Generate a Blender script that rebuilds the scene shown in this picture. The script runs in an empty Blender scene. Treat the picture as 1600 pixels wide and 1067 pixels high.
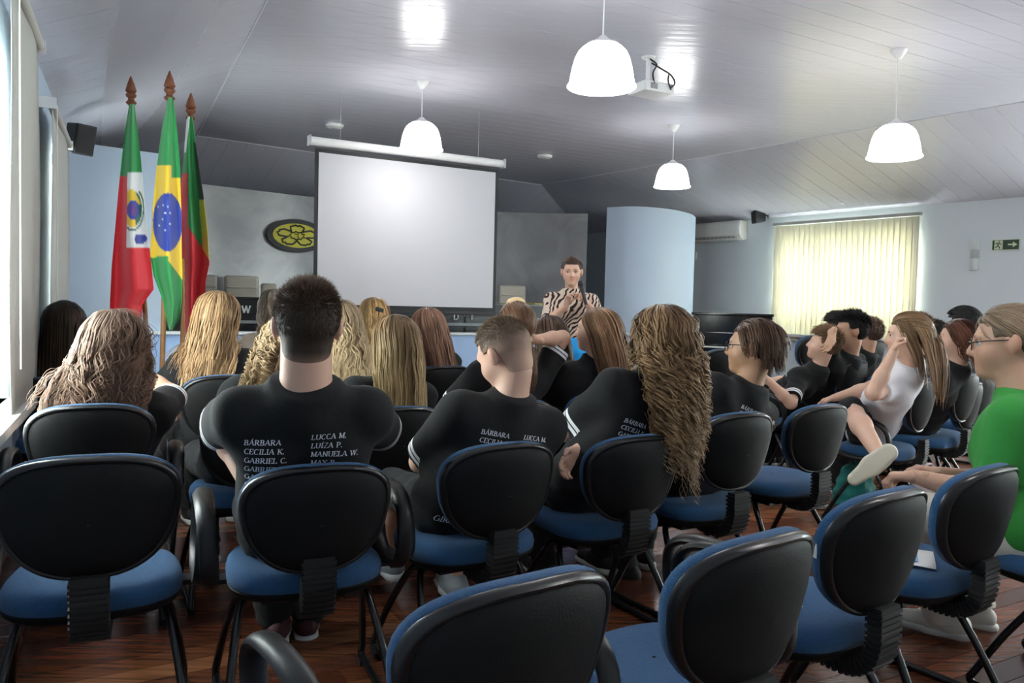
import bpy, math, random
import numpy as np
from mathutils import Matrix, Vector
from mathutils.bvhtree import BVHTree

random.seed(7)
RNG = np.random.default_rng(7)
SC = bpy.context.scene
COL = SC.collection

# ------------------------------------------------------------------ camera
F_PX = 1250.0
CAM_Z = 1.23
PITCH = math.radians(2.6)
ROLL = math.radians(1.4)
_f = Vector((0, math.cos(PITCH), -math.sin(PITCH)))
_u0 = Vector((0, math.sin(PITCH), math.cos(PITCH)))
_r0 = Vector((1, 0, 0))
_r = math.cos(ROLL) * _r0 + math.sin(ROLL) * _u0
_u = -math.sin(ROLL) * _r0 + math.cos(ROLL) * _u0
CAMPOS = Vector((0, 0, CAM_Z))
cam_data = bpy.data.cameras.new('camera')
cam_data.sensor_width = 36.0
cam_data.lens = 36.0 * F_PX / 1600.0
cam_data.clip_end = 200
cam = bpy.data.objects.new('camera', cam_data)
COL.objects.link(cam)
m = Matrix.Identity(4)
for i in range(3):
    m[i][0] = _r[i]; m[i][1] = _u[i]; m[i][2] = -_f[i]; m[i][3] = CAMPOS[i]
cam.matrix_world = m
SC.camera = cam

# ------------------------------------------------------------------ world, exposure
SC.view_settings.view_transform = 'Standard'
SC.view_settings.look = 'None'
SC.view_settings.gamma = 1.0
SC.view_settings.use_curve_mapping = False
SC.view_settings.exposure = 0.66
world = bpy.data.worlds.new('daylight')
SC.world = world
world.use_nodes = True
wn = world.node_tree.nodes['Background']
wn.inputs['Color'].default_value = (0.96, 0.98, 1.0, 1)
WORLD_STRENGTH = 21.0
wn.inputs['Strength'].default_value = WORLD_STRENGTH
LAMP_EMIT = 9.0      # lit pendant shades
BULB_W = 1.5         # bulbs inside the pendants


def PX(px, py, d):
    """world point seen at photo pixel (px, py) at depth d along the view axis"""
    px, py, d = float(px), float(py), float(d)
    return CAMPOS + d * (_f + (px - 800) / F_PX * _r - (py - 533.5) / F_PX * _u)


def PZ(px, d, z):
    """world point in photo column px at depth d and height z"""
    px, d, z = float(px), float(d), float(z)
    b = (((z - CAM_Z) / d) - _f.z - (px - 800) / F_PX * _r.z) / -_u.z
    return CAMPOS + d * (_f + (px - 800) / F_PX * _r - b * _u)


def RAY(px, py, p0, n):
    """where the sight line of a pixel meets a plane"""
    v = _f + (px - 800) / F_PX * _r - (py - 533.5) / F_PX * _u
    n = Vector(n)
    t = (Vector(p0) - CAMPOS).dot(n) / v.dot(n)
    return CAMPOS + t * v


# ------------------------------------------------------------------ materials
MATS = {}


def mat(name, color=(0.8, 0.8, 0.8), rough=0.5, metal=0.0, spec=0.5, emit=None, emit_s=0.0,
        noise=None, bump=None, sheen=0.0, sss=0.0, coat=0.0, trans=0.0, alpha=None):
    """noise=(scale, amount) varies the colour; bump=(scale, strength)"""
    if name in MATS:
        return MATS[name]
    mt = bpy.data.materials.new(name)
    mt.use_nodes = True
    nt = mt.node_tree
    b = nt.nodes['Principled BSDF']
    b.inputs['Base Color'].default_value = (*color, 1)
    b.inputs['Roughness'].default_value = rough
    b.inputs['Metallic'].default_value = metal
    b.inputs['Specular IOR Level'].default_value = spec
    b.inputs['Sheen Weight'].default_value = sheen
    b.inputs['Coat Weight'].default_value = coat
    b.inputs['Transmission Weight'].default_value = trans
    if sss:
        b.inputs['Subsurface Weight'].default_value = sss
        b.inputs['Subsurface Radius'].default_value = (0.02, 0.008, 0.004)
        b.inputs['Subsurface Scale'].default_value = 0.3
    if emit:
        b.inputs['Emission Color'].default_value = (*emit, 1)
        b.inputs['Emission Strength'].default_value = emit_s
    tc = nt.nodes.new('ShaderNodeTexCoord')
    if noise:
        n = nt.nodes.new('ShaderNodeTexNoise')
        n.inputs['Scale'].default_value = noise[0]
        n.inputs['Detail'].default_value = 4
        nt.links.new(tc.outputs['Object'], n.inputs['Vector'])
        mx = nt.nodes.new('ShaderNodeMix')
        mx.data_type = 'RGBA'
        mx.inputs[6].default_value = (*[c * (1 - noise[1]) for c in color], 1)
        mx.inputs[7].default_value = (*[min(1, c * (1 + noise[1])) for c in color], 1)
        nt.links.new(n.outputs['Fac'], mx.inputs[0])
        nt.links.new(mx.outputs[2], b.inputs['Base Color'])
    if bump:
        n2 = nt.nodes.new('ShaderNodeTexNoise')
        n2.inputs['Scale'].default_value = bump[0]
        n2.inputs['Detail'].default_value = 3
        nt.links.new(tc.outputs['Object'], n2.inputs['Vector'])
        bp = nt.nodes.new('ShaderNodeBump')
        bp.inputs['Strength'].default_value = bump[1]
        bp.inputs['Distance'].default_value = 0.01
        nt.links.new(n2.outputs['Fac'], bp.inputs['Height'])
        nt.links.new(bp.outputs['Normal'], b.inputs['Normal'])
    MATS[name] = mt
    return mt


def attr_mat(name, attr, rough=0.5, spec=0.5, sheen=0.0, aniso=0.0, sss=0.0, coat=0.0, bump=None):
    """base colour taken from a colour attribute painted on the mesh"""
    if name in MATS:
        return MATS[name]
    mt = mat(name, rough=rough, spec=spec, sheen=sheen, sss=sss, coat=coat, bump=bump)
    nt = mt.node_tree
    a = nt.nodes.new('ShaderNodeAttribute')
    a.attribute_name = attr
    b = nt.nodes['Principled BSDF']
    nt.links.new(a.outputs['Color'], b.inputs['Base Color'])
    b.inputs['Anisotropic'].default_value = aniso
    return mt


# ------------------------------------------------------------------ objects
def tag(o, label=None, cat=None, group=None, kind=None):
    if label: o['label'] = label
    if cat: o['category'] = cat
    if group: o['group'] = group
    if kind: o['kind'] = kind
    return o


def link(name, data, mt=None, parent=None):
    o = bpy.data.objects.new(name, data)
    COL.objects.link(o)
    if parent is not None:
        o.parent = parent
    if mt is not None:
        for x in (mt if isinstance(mt, (list, tuple)) else [mt]):
            data.materials.append(x)
    return o


def empty(name, loc=(0, 0, 0), rz=0.0):
    o = bpy.data.objects.new(name, None)
    COL.objects.link(o)
    o.location = loc
    o.rotation_euler = (0, 0, rz)
    o.empty_display_size = 0.1
    return o


def mesh_np(name, V, F, smooth=True):
    """F: list of index arrays, each (n,3) or (n,4)"""
    me = bpy.data.meshes.new(name)
    V = np.asarray(V, dtype=np.float32)
    me.vertices.add(len(V))
    me.vertices.foreach_set('co', V.ravel())
    F = [np.asarray(f, dtype=np.int32) for f in F if len(f)]
    tot = sum(f.size for f in F)
    np_ = sum(len(f) for f in F)
    me.loops.add(tot)
    me.polygons.add(np_)
    me.loops.foreach_set('vertex_index', np.concatenate([f.ravel() for f in F]))
    sizes = np.concatenate([np.full(len(f), f.shape[1], dtype=np.int32) for f in F])
    starts = np.concatenate([[0], np.cumsum(sizes)[:-1]]).astype(np.int32)
    me.polygons.foreach_set('loop_start', starts)
    me.polygons.foreach_set('use_smooth', np.full(np_, smooth, dtype=bool))
    me.update(calc_edges=True)
    me.validate()
    return me


def vcol(me, name, cols):
    a = me.color_attributes.new(name, 'FLOAT_COLOR', 'POINT')
    c = np.ones((len(me.vertices), 4), dtype=np.float32)
    c[:, :3] = cols
    a.data.foreach_set('color', c.ravel())


def vfloat(me, name, vals):
    a = me.attributes.new(name, 'FLOAT', 'POINT')
    a.data.foreach_set('value', np.asarray(vals, dtype=np.float32))


class MB:
    """collects simple shapes into ONE mesh"""

    def __init__(self):
        self.v = []; self.f = []; self.m = []

    def add(self, vs, fs, mi=0):
        o = len(self.v)
        self.v += [tuple(v) for v in vs]
        self.f += [tuple(i + o for i in f) for f in fs]
        self.m += [mi] * len(fs)
        return self

    def box(self, c, s, M=None, mi=0):
        vs = [Vector((c[0] + s[0] / 2 * a, c[1] + s[1] / 2 * b, c[2] + s[2] / 2 * d))
              for a in (-1, 1) for b in (-1, 1) for d in (-1, 1)]
        if M is not None: vs = [M @ v for v in vs]
        return self.add(vs, [(0, 1, 3, 2), (4, 6, 7, 5), (0, 4, 5, 1), (2, 3, 7, 6), (0, 2, 6, 4), (1, 5, 7, 3)], mi)

    def tube(self, pts, r, n=8, closed=False, cap=True, mi=0, flat=None):
        """r: radius or list; flat=(rx, ry) gives a flattened section"""
        pts = [Vector(p) for p in pts]
        N = len(pts)
        vs = []
        prev = None
        for i, p in enumerate(pts):
            if closed:
                t = pts[(i + 1) % N] - pts[i - 1]
            else:
                t = pts[min(i + 1, N - 1)] - pts[max(i - 1, 0)]
            t.normalize()
            if prev is None:
                a = Vector((0, 0, 1)) if abs(t.z) < 0.9 else Vector((1, 0, 0))
                nrm = a.cross(t).normalized()
            else:
                nrm = prev - t * prev.dot(t)
                nrm.normalize()
            prev = nrm
            bn = t.cross(nrm)
            rr = r[i] if isinstance(r, (list, tuple)) else r
            ra, rb = (rr, rr) if flat is None else flat
            for k in range(n):
                an = 2 * math.pi * (k + .5) / n
                vs.append(p + nrm * (ra * math.cos(an)) + bn * (rb * math.sin(an)))
        fs = []
        for i in range(N if closed else N - 1):
            j = (i + 1) % N
            for k in range(n):
                l = (k + 1) % n
                fs.append((i * n + k, i * n + l, j * n + l, j * n + k))
        if cap and not closed:
            fs.append(tuple(range(n - 1, -1, -1)))
            fs.append(tuple((N - 1) * n + k for k in range(n)))
        return self.add(vs, fs, mi)

    def lathe(self, prof, c=(0, 0, 0), n=24, cap=True, mi=0, M=None):
        vs = []
        for (r, z) in prof:
            for k in range(n):
                a = 2 * math.pi * k / n
                vs.append(Vector((c[0] + r * math.cos(a), c[1] + r * math.sin(a), c[2] + z)))
        if M is not None: vs = [M @ v for v in vs]
        fs = []
        for i in range(len(prof) - 1):
            for k in range(n):
                l = (k + 1) % n
                fs.append((i * n + k, i * n + l, (i + 1) * n + l, (i + 1) * n + k))
        if cap:
            fs.append(tuple(range(n - 1, -1, -1)))
            fs.append(tuple((len(prof) - 1) * n + k for k in range(n)))
        return self.add(vs, fs, mi)

    def prism(self, poly, z0, z1, mi=0, M=None):
        n = len(poly)
        vs = [Vector((p[0], p[1], z0)) for p in poly] + [Vector((p[0], p[1], z1)) for p in poly]
        if M is not None: vs = [M @ v for v in vs]
        fs = [tuple(range(n - 1, -1, -1)), tuple(range(n, 2 * n))]
        fs += [(i, (i + 1) % n, n + (i + 1) % n, n + i) for i in range(n)]
        return self.add(vs, fs, mi)

    def grid(self, G, mi=0, wrap=False):
        """G: rows of points"""
        R, C = len(G), len(G[0])
        vs = [p for row in G for p in row]
        fs = []
        for i in range(R - 1):
            for j in range(C if wrap else C - 1):
                k = (j + 1) % C
                fs.append((i * C + j, i * C + k, (i + 1) * C + k, (i + 1) * C + j))
        return self.add(vs, fs, mi)

    def mesh(self, name, smooth=False):
        me = bpy.data.meshes.new(name)
        me.from_pydata(self.v, [], self.f)
        me.polygons.foreach_set('use_smooth', [smooth] * len(me.polygons))
        me.polygons.foreach_set('material_index', self.m)
        me.update()
        return me

    def build(self, name, mt=None, parent=None, smooth=False, bevel=0.0):
        o = link(name, self.mesh(name, smooth), mt, parent)
        if smooth:
            try:
                o.data.set_sharp_from_angle(angle=math.radians(38))
            except Exception:
                pass
        if bevel:
            bv = o.modifiers.new('bevel', 'BEVEL')
            bv.width = bevel; bv.segments = 2; bv.limit_method = 'ANGLE'
        return o


def basis(o, x, z=(0, 0, 1)):
    """matrix with origin o, local x along x, local z up"""
    x = Vector(x).normalized(); z = Vector(z).normalized()
    y = z.cross(x).normalized()
    z = x.cross(y)
    M = Matrix.Identity(4)
    for i in range(3):
        M[i][0] = x[i]; M[i][1] = y[i]; M[i][2] = z[i]; M[i][3] = o[i]
    return M


def smooth_path(pts, sub=6):
    """Catmull-Rom"""
    P = [Vector(p) for p in pts]
    out = []
    for i in range(len(P) - 1):
        p0 = P[max(i - 1, 0)]; p1 = P[i]; p2 = P[i + 1]; p3 = P[min(i + 2, len(P) - 1)]
        for k in range(sub):
            t = k / sub
            out.append(0.5 * ((2 * p1) + (p2 - p0) * t + (2 * p0 - 5 * p1 + 4 * p2 - p3) * t * t + (3 * p1 - p0 - 3 * p2 + p3) * t ** 3))
    out.append(P[-1])
    return out


# ------------------------------------------------------------------ seriffed block lettering made of strokes
def _arc(cx, cy, rx, ry, a0, a1, n=9):
    return [(cx + rx * math.cos(math.radians(a0 + (a1 - a0) * i / n)), cy + ry * math.sin(math.radians(a0 + (a1 - a0) * i / n))) for i in range(n + 1)]


GLYPH = {  # letter: (advance, strokes, serif points)
    'A': (.92, [[(.05, 0), (.43, 1)], [(.43, 1), (.80, 0)], [(.2, .34), (.66, .34)]], [(.05, 0), (.80, 0)]),
    'B': (.80, [[(.14, 0), (.14, 1)], [(.14, 1), (.36, 1)] + _arc(.36, .76, .24, .24, 90, -90) + [(.14, .52)], [(.36, .52)] + _arc(.38, .26, .28, .26, 90, -90) + [(.14, 0)]], [(.10, 0), (.10, 1)]),
    'C': (.84, [_arc(.46, .5, .38, .5, 48, 312, 14)], []),
    'D': (.90, [[(.14, 0), (.14, 1)], [(.14, 1), (.36, 1)] + _arc(.36, .5, .42, .5, 90, -90, 12) + [(.14, 0)]], [(.10, 0), (.10, 1)]),
    'E': (.74, [[(.14, 0), (.14, 1)], [(.14, 1), (.62, 1)], [(.14, .52), (.5, .52)], [(.14, 0), (.66, 0)], [(.62, 1), (.62, .84)], [(.66, 0), (.66, .18)]], [(.10, 0), (.10, 1)]),
    'F': (.70, [[(.14, 0), (.14, 1)], [(.14, 1), (.62, 1)], [(.14, .52), (.5, .52)]], [(.14, 0), (.10, 1)]),
    'G': (.92, [_arc(.46, .5, .38, .5, 48, 330, 14), [(.8, .44), (.8, .06)]], [(.8, .44)]),
    'I': (.42, [[(.21, 0), (.21, 1)]], [(.21, 0), (.21, 1)]),
    'K': (.88, [[(.14, 0), (.14, 1)], [(.7, 1), (.16, .42)], [(.32, .6), (.76, 0)]], [(.14, 0), (.14, 1), (.7, 1), (.78, 0)]),
    'L': (.72, [[(.14, 0), (.14, 1)], [(.14, 0), (.64, 0)], [(.64, 0), (.64, .2)]], [(.14, 1), (.10, 0)]),
    'M': (1.06, [[(.14, 0), (.16, 1)], [(.16, 1), (.52, .05)], [(.52, .05), (.88, 1)], [(.88, 1), (.90, 0)]], [(.14, 0), (.1, 1), (.94, 1), (.90, 0)]),
    'N': (.94, [[(.14, 0), (.14, 1)], [(.14, 1), (.78, 0)], [(.78, 0), (.78, 1)]], [(.14, 0), (.78, 1)]),
    'O': (.94, [_arc(.47, .5, .38, .5, 0, 360, 20)], []),
    'P': (.76, [[(.14, 0), (.14, 1)], [(.14, 1), (.36, 1)] + _arc(.38, .73, .26, .27, 90, -90) + [(.14, .46)]], [(.14, 0), (.10, 1)]),
    'R': (.88, [[(.14, 0), (.14, 1)], [(.14, 1), (.36, 1)] + _arc(.38, .75, .24, .25, 90, -90) + [(.14, .5)], [(.36, .5), (.76, 0)]], [(.14, 0), (.10, 1), (.8, 0)]),
    'S': (.68, [_arc(.34, .75, .25, .25, 30, 260, 9) + _arc(.34, .25, .27, .25, 80, -150, 9)], []),
    'T': (.80, [[(.4, 0), (.4, 1)], [(.06, 1), (.74, 1)], [(.06, 1), (.06, .84)], [(.74, 1), (.74, .84)]], [(.4, 0)]),
    'U': (.92, [[(.14, 1), (.14, .34)] + _arc(.46, .34, .32, .34, 180, 360, 10) + [(.78, 1)]], [(.14, 1), (.78, 1)]),
    'V': (.90, [[(.06, 1), (.45, 0)], [(.45, 0), (.82, 1)]], [(.06, 1), (.82, 1)]),
    'W': (1.2, [[(.06, 1), (.34, 0)], [(.34, 0), (.60, 1)], [(.60, 1), (.86, 0)], [(.86, 0), (1.12, 1)]], [(.06, 1), (.60, 1), (1.12, 1)]),
    'X': (.88, [[(.08, 1), (.78, 0)], [(.08, 0), (.74, 1)]], [(.08, 1), (.78, 0), (.08, 0), (.74, 1)]),
    'Y': (.86, [[(.06, 1), (.42, .48)], [(.42, .48), (.78, 1)], [(.42, .48), (.42, 0)]], [(.06, 1), (.78, 1), (.42, 0)]),
    'Z': (.80, [[(.08, 1), (.72, 1)], [(.72, 1), (.08, 0)], [(.08, 0), (.74, 0)]], []),
    '.': (.34, [[(.12, .0), (.12, .14)]], []),
    'r': (.60, [[(.14, 0), (.14, .8)], [(.14, .55)] + _arc(.38, .52, .24, .26, 160, 60, 5)], [(.14, 0)]),
    ' ': (.45, [], []),
}
for _b, _n in (('A', 'Á'), ('I', 'Í')):
    w_, s_, e_ = GLYPH[_b]
    GLYPH[_n] = (w_, s_ + [[(w_ / 2 - .04, 1.1), (w_ / 2 + .14, 1.3)]], e_)


def text_quads(s, size, thick=.17, thin=.065, serif=.17, slant=0.0, sp=.06):
    """quads ((x,y)*4) of a line of text, origin at its left baseline; returns quads, width"""
    x = 0.0
    Q = []
    for ch in s:
        adv, strokes, ser = GLYPH.get(ch, GLYPH[' '])
        for st in strokes:
            for (a, b) in zip(st[:-1], st[1:]):
                dx, dy = b[0] - a[0], b[1] - a[1]
                L = math.hypot(dx, dy)
                if L < 1e-6: continue
                ux, uy = dx / L, dy / L
                if abs(ux) < .2 or len(st) > 2:
                    w = thin + (thick - thin) * abs(uy) ** 1.5
                elif abs(uy) < .2:
                    w = thin
                else:
                    w = thick if ux * uy < 0 else thin * 1.3
                px, py = -uy * w / 2, ux * w / 2
                e = .02
                a2 = (a[0] - ux * e, a[1] - uy * e); b2 = (b[0] + ux * e, b[1] + uy * e)
                Q.append([(x + a2[0] + px, a2[1] + py), (x + a2[0] - px, a2[1] - py), (x + b2[0] - px, b2[1] - py), (x + b2[0] + px, b2[1] + py)])
        for (sx, sy) in ser:
            y0 = sy - (0 if sy < .5 else thin * 1.2)
            Q.append([(x + sx - serif, y0), (x + sx + serif, y0), (x + sx + serif, y0 + thin * 1.2), (x + sx - serif, y0 + thin * 1.2)])
        x += adv + sp
    return [[((p[0] + slant * p[1]) * size, p[1] * size) for p in q] for q in Q], x * size
# ================================================================== ROOM SHELL
UX = Vector((-0.5, 0.866, 0)); VX = Vector((0.866, 0.5, 0))      # along the hall, across the hall
Z_FLAT, Z_OUT = 3.30, 2.70


def xl(y): return -0.60 - 0.476 * y            # left wall
def xr(y): return 13.55 - 0.75 * y             # right wall


def isect(p, d, q, e):
    """2-D line intersection"""
    den = d[0] * e[1] - d[1] * e[0]
    t = ((q[0] - p[0]) * e[1] - (q[1] - p[1]) * e[0]) / den
    return Vector((p[0] + d[0] * t, p[1] + d[1] * t, 0))


LW = (Vector((xl(0), 0, 0)), Vector((-.43, .903, 0)))
RW = (Vector((xr(0), 0, 0)), Vector((-.6, .8, 0)))
BW = (Vector((.16, -1.6, 0)), Vector((.88, .47, 0)).normalized())
c1 = Vector((-4.1, 10.35, 0)); c2 = Vector((.44, 13.8, 0))
fd = (c2 - c1).normalized(); fn = Vector((-fd.y, fd.x, 0))
FW = (c1 + fn * 1.4, fd)
LC = (Vector((-1.69, 5.54, 0)), Vector((-2.41, 4.86, 0)).normalized())
RC = (Vector((4.9, 7.7, 0)), Vector((-4.46, 6.1, 0)).normalized())
BC = (BW[0] + Vector((-.47, .88, 0)) * 1.4, BW[1])
O = [isect(*BW, *LW), isect(*BW, *RW), isect(*FW, *RW), isect(*FW, *LW)]     # BL BR FR FL
I = [isect(*BC, *LC), isect(*BC, *RC), c2, c1]

M_CEIL = mat('white_pvc_planks', (.60, .595, .665), rough=.24, spec=.5)
# brushed-looking streaks along the planks stretch the reflections of the lamps
nt = M_CEIL.node_tree
geo = nt.nodes.new('ShaderNodeNewGeometry')
mp = nt.nodes.new('ShaderNodeMapping'); mp.vector_type = 'POINT'
mp.inputs['Rotation'].default_value = (0, 0, math.radians(-30))
mp.inputs['Scale'].default_value = (.6, 16, 1)
nz = nt.nodes.new('ShaderNodeTexNoise'); nz.inputs['Scale'].default_value = 1.0
bp = nt.nodes.new('ShaderNodeBump'); bp.inputs['Strength'].default_value = .16; bp.inputs['Distance'].default_value = .02
nt.links.new(geo.outputs['Position'], mp.inputs['Vector']); nt.links.new(mp.outputs['Vector'], nz.inputs['Vector'])
nt.links.new(nz.outputs['Fac'], bp.inputs['Height']); nt.links.new(bp.outputs['Normal'], nt.nodes['Principled BSDF'].inputs['Normal'])
M_GROOVE = mat('plank_groove_grey', (.50, .50, .56), rough=.6)


def clip(poly, p, n):
    """keep the side of the polygon where (x-p).n >= 0"""
    out = []
    for i in range(len(poly)):
        a, b = poly[i], poly[(i + 1) % len(poly)]
        da, db = (a - p).dot(n), (b - p).dot(n)
        if da >= 0: out.append(a)
        if da * db < 0: out.append(a + (b - a) * (da / (da - db)))
    return out


def plank_mesh(poly, up, th):
    mb = MB(); n = len(poly)
    vs = list(poly) + [p + up * th for p in poly]
    mb.add(vs, [tuple(range(n)), tuple(range(2 * n - 1, n - 1, -1))] + [(i, i + n, (i + 1) % n + n, (i + 1) % n) for i in range(n)])
    return mb


def z3(p, z): return Vector((p.x, p.y, z))


def ceiling_part(name, poly, along, step):
    """a backing board with plank children laid across `along`"""
    nrm = (poly[1] - poly[0]).cross(poly[2] - poly[0]).normalized()
    if nrm.z < 0: nrm = -nrm
    base = plank_mesh([p + nrm * .012 for p in poly], nrm, .05)
    root = tag(base.build(name, M_GROOVE), kind='structure')
    a = along.normalized()
    lo = min(p.dot(a) for p in poly); hi = max(p.dot(a) for p in poly)
    s = lo
    while s < hi:
        q = clip(clip(list(poly), a * (s + .0018), a), a * (s + step - .0018), -a)
        if len(q) >= 3:
            plank_mesh(q, nrm, .012).build('ceiling_plank', M_CEIL, root)
        s += step
    return root


flat = [z3(p, Z_FLAT) for p in I]
ceiling_part('ceiling', flat, UX, .20)
for k, nm in ((0, 'ceiling_slope_back'), (1, 'ceiling_slope_right'), (2, 'ceiling_slope_front'), (3, 'ceiling_slope_left')):
    a, b = O[k], O[(k + 1) % 4]
    c, d = I[(k + 1) % 4], I[k]
    q = [z3(a, Z_OUT), z3(b, Z_OUT), z3(c, Z_FLAT), z3(d, Z_FLAT)]
    ceiling_part(nm, q, (b - a), .25)

# crease trims between the flat ceiling and its slopes
M_TRIM = mat('white_pvc_trim', (.70, .70, .75), rough=.35)
for k, (a, b) in enumerate(((I[1], I[2]), (I[2], I[3]), (I[3], I[0]))):
    tag(MB().tube([z3(a, Z_FLAT - .004), z3(b, Z_FLAT - .002)], .006, 6).build('trim_%d' % (k + 1), M_TRIM), kind='structure')

# ---------------- floor
M_FLOOR = attr_mat('dark_red_parquet', 'pc', rough=.26, spec=.5)
nt = M_FLOOR.node_tree
b = nt.nodes['Principled BSDF']
geo = nt.nodes.new('ShaderNodeNewGeometry')
mp = nt.nodes.new('ShaderNodeMapping'); mp.inputs['Rotation'].default_value = (0, 0, math.radians(-30)); mp.inputs['Scale'].default_value = (2.2, 45, 1)
nz = nt.nodes.new('ShaderNodeTexNoise'); nz.inputs['Scale'].default_value = 1.5; nz.inputs['Detail'].default_value = 5
mx = nt.nodes.new('ShaderNodeMix'); mx.data_type = 'RGBA'; mx.blend_type = 'MULTIPLY'
rp = nt.nodes.new('ShaderNodeValToRGB'); rp.color_ramp.elements[0].color = (.45, .42, .40, 1); rp.color_ramp.elements[1].color = (1.25, 1.2, 1.15, 1)
rp.color_ramp.elements[0].position = .3; rp.color_ramp.elements[1].position = .7
nt.links.new(geo.outputs['Position'], mp.inputs['Vector']); nt.links.new(mp.outputs['Vector'], nz.inputs['Vector']); nt.links.new(nz.outputs['Fac'], rp.inputs[0])
at = [n for n in nt.nodes if n.bl_idname == 'ShaderNodeAttribute'][0]
mx.inputs[0].default_value = 1
nt.links.new(at.outputs['Color'], mx.inputs[6]); nt.links.new(rp.outputs[0], mx.inputs[7]); nt.links.new(mx.outputs[2], b.inputs['Base Color'])
nz2 = nt.nodes.new('ShaderNodeTexNoise'); nz2.inputs['Scale'].default_value = 2.5
mr = nt.nodes.new('ShaderNodeMapRange'); mr.inputs[3].default_value = .20; mr.inputs[4].default_value = .30
nt.links.new(geo.outputs['Position'], nz2.inputs['Vector']); nt.links.new(nz2.outputs['Fac'], mr.inputs[0]); nt.links.new(mr.outputs[0], b.inputs['Roughness'])

floor_poly = [z3(p, 0) for p in O]
floor = tag(plank_mesh([p - Vector((0, 0, .012)) for p in floor_poly], Vector((0, 0, -1)), .1).build('floor', mat('joint_dark', (.02, .012, .008), rough=.8)), kind='structure')
pl = []
s = min(p.dot(UX) for p in floor_poly)
smax = max(p.dot(UX) for p in floor_poly)
while s < smax:
    t = min(p.dot(VX) for p in floor_poly) - random.random() * 2
    strip = clip(clip(list(floor_poly), UX * (s + .0015), UX), UX * (s + .1 - .0015), -UX)
    if len(strip) >= 3:
        t1 = max(p.dot(VX) for p in strip)
        while t < t1:
            L = random.uniform(1.3, 2.8)
            q = clip(clip(strip, VX * (t + .0015), VX), VX * (t + L - .0015), -VX)
            if len(q) >= 3:
                c = sum(q, Vector()) / len(q)
                infr = c.y > 1.5 and -.75 < c.x / c.y < .8
                pl.append((0 if infr else 1, c.length, q))
            t += L
    s += .1
pl.sort(key=lambda e: (e[0], e[1]))
PC = [(.16, .050, .022), (.22, .080, .035), (.11, .034, .018), (.27, .11, .05), (.13, .045, .022), (.09, .030, .018)]
rest_v, rest_f, rest_c = [], [], []
for i, (_, _, q) in enumerate(pl):
    col = np.array(random.choice(PC)) * random.uniform(.75, 1.2)
    mb = plank_mesh([p - Vector((0, 0, .012)) for p in q][::-1], Vector((0, 0, 1)), .012)
    if i < 280:
        o = mb.build('floor_plank', M_FLOOR, floor)
        vcol(o.data, 'pc', col)
    else:
        k = len(rest_v)
        rest_v += mb.v; rest_f += [tuple(j + k for j in f) for f in mb.f]; rest_c += [col] * len(mb.v)
me = bpy.data.meshes.new('floor_planks'); me.from_pydata(rest_v, [], rest_f); me.update()
vcol(me, 'pc', np.array(rest_c))
tag(link('floor_planks', me, M_FLOOR, floor), kind='stuff')

# ---------------- walls
M_WALL = mat('pale_blue_paint', (.47, .565, .69), rough=.55, noise=(1.5, .03), bump=(60, .03))
M_WALL_R = mat('pale_grey_blue_paint', (.66, .72, .755), rough=.5, noise=(1.5, .02))
M_BLUE = mat('mid_blue_laminate', (.27, .42, .72), rough=.35)
M_DKBLUE = mat('dark_blue_paint', (.10, .15, .24), rough=.6)


def wall_with_openings(name, p0, dirv, L, out, openings, m, z_top=Z_OUT + .06, th=.16):
    """openings: (s0, s1, z0, z1) along the wall"""
    M = basis(p0, dirv)
    sgn = 1 if Vector(out).dot(Vector((M[0][1], M[1][1], 0))) > 0 else -1
    mb = MB()
    s = 0.0
    def seg(a, b, z0, z1):
        mb.box(((a + b) / 2, sgn * th / 2, (z0 + z1) / 2), (b - a, th, z1 - z0), M)
    for (a, b, z0, z1) in sorted(openings):
        seg(s, a, 0, z_top); seg(a, b, 0, z0); seg(a, b, z1, z_top); s = b
    seg(s, L, 0, z_top)
    return tag(mb.build(name, m), kind='structure'), M, sgn


def sL(y): return (y - O[0].y) / .903
WIN_L = [(sL(2.45), sL(3.86), .72, 2.35), (sL(6.0), sL(6.95), .72, 2.35)]
ldir = (O[3] - O[0]).normalized()
_, ML, sgL = wall_with_openings('wall_left', O[0], ldir, (O[3] - O[0]).length, Vector((-1, -.4, 0)), WIN_L, M_WALL)
rdir = (O[2] - O[1]).normalized()
def sR(y): return (y - O[1].y) / .8
dwr = [RAY(px, 440, (xr(0), 0, 0), (.8, .6, 0)) for px in (1213, 1437)]
zt = RAY(1213, 352, (xr(0), 0, 0), (.8, .6, 0)).z
zb = RAY(1208, 530, (xr(0), 0, 0), (.8, .6, 0)).z
WIN_R = [(sR(dwr[1].y) + .06, sR(dwr[0].y) - .06, zb + .10, zt - .08), (sR(4.2), sR(6.1), .9, 2.35), (sR(6.9), sR(8.8), .9, 2.35)]  # last two openings are unseen, added to brighten the hall from the right
_, MR, sgR = wall_with_openings('wall_right', O[1], rdir, (O[2] - O[1]).length, Vector((1, .7, 0)), WIN_R, M_WALL_R)
wall_with_openings('wall_front', O[3], (O[2] - O[3]).normalized(), (O[2] - O[3]).length, fn, [], M_DKBLUE)
wall_with_openings('wall_back', O[0], (O[1] - O[0]).normalized(), (O[1] - O[0]).length, Vector((.4, -.9, 0)), [], M_WALL_R)

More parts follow.
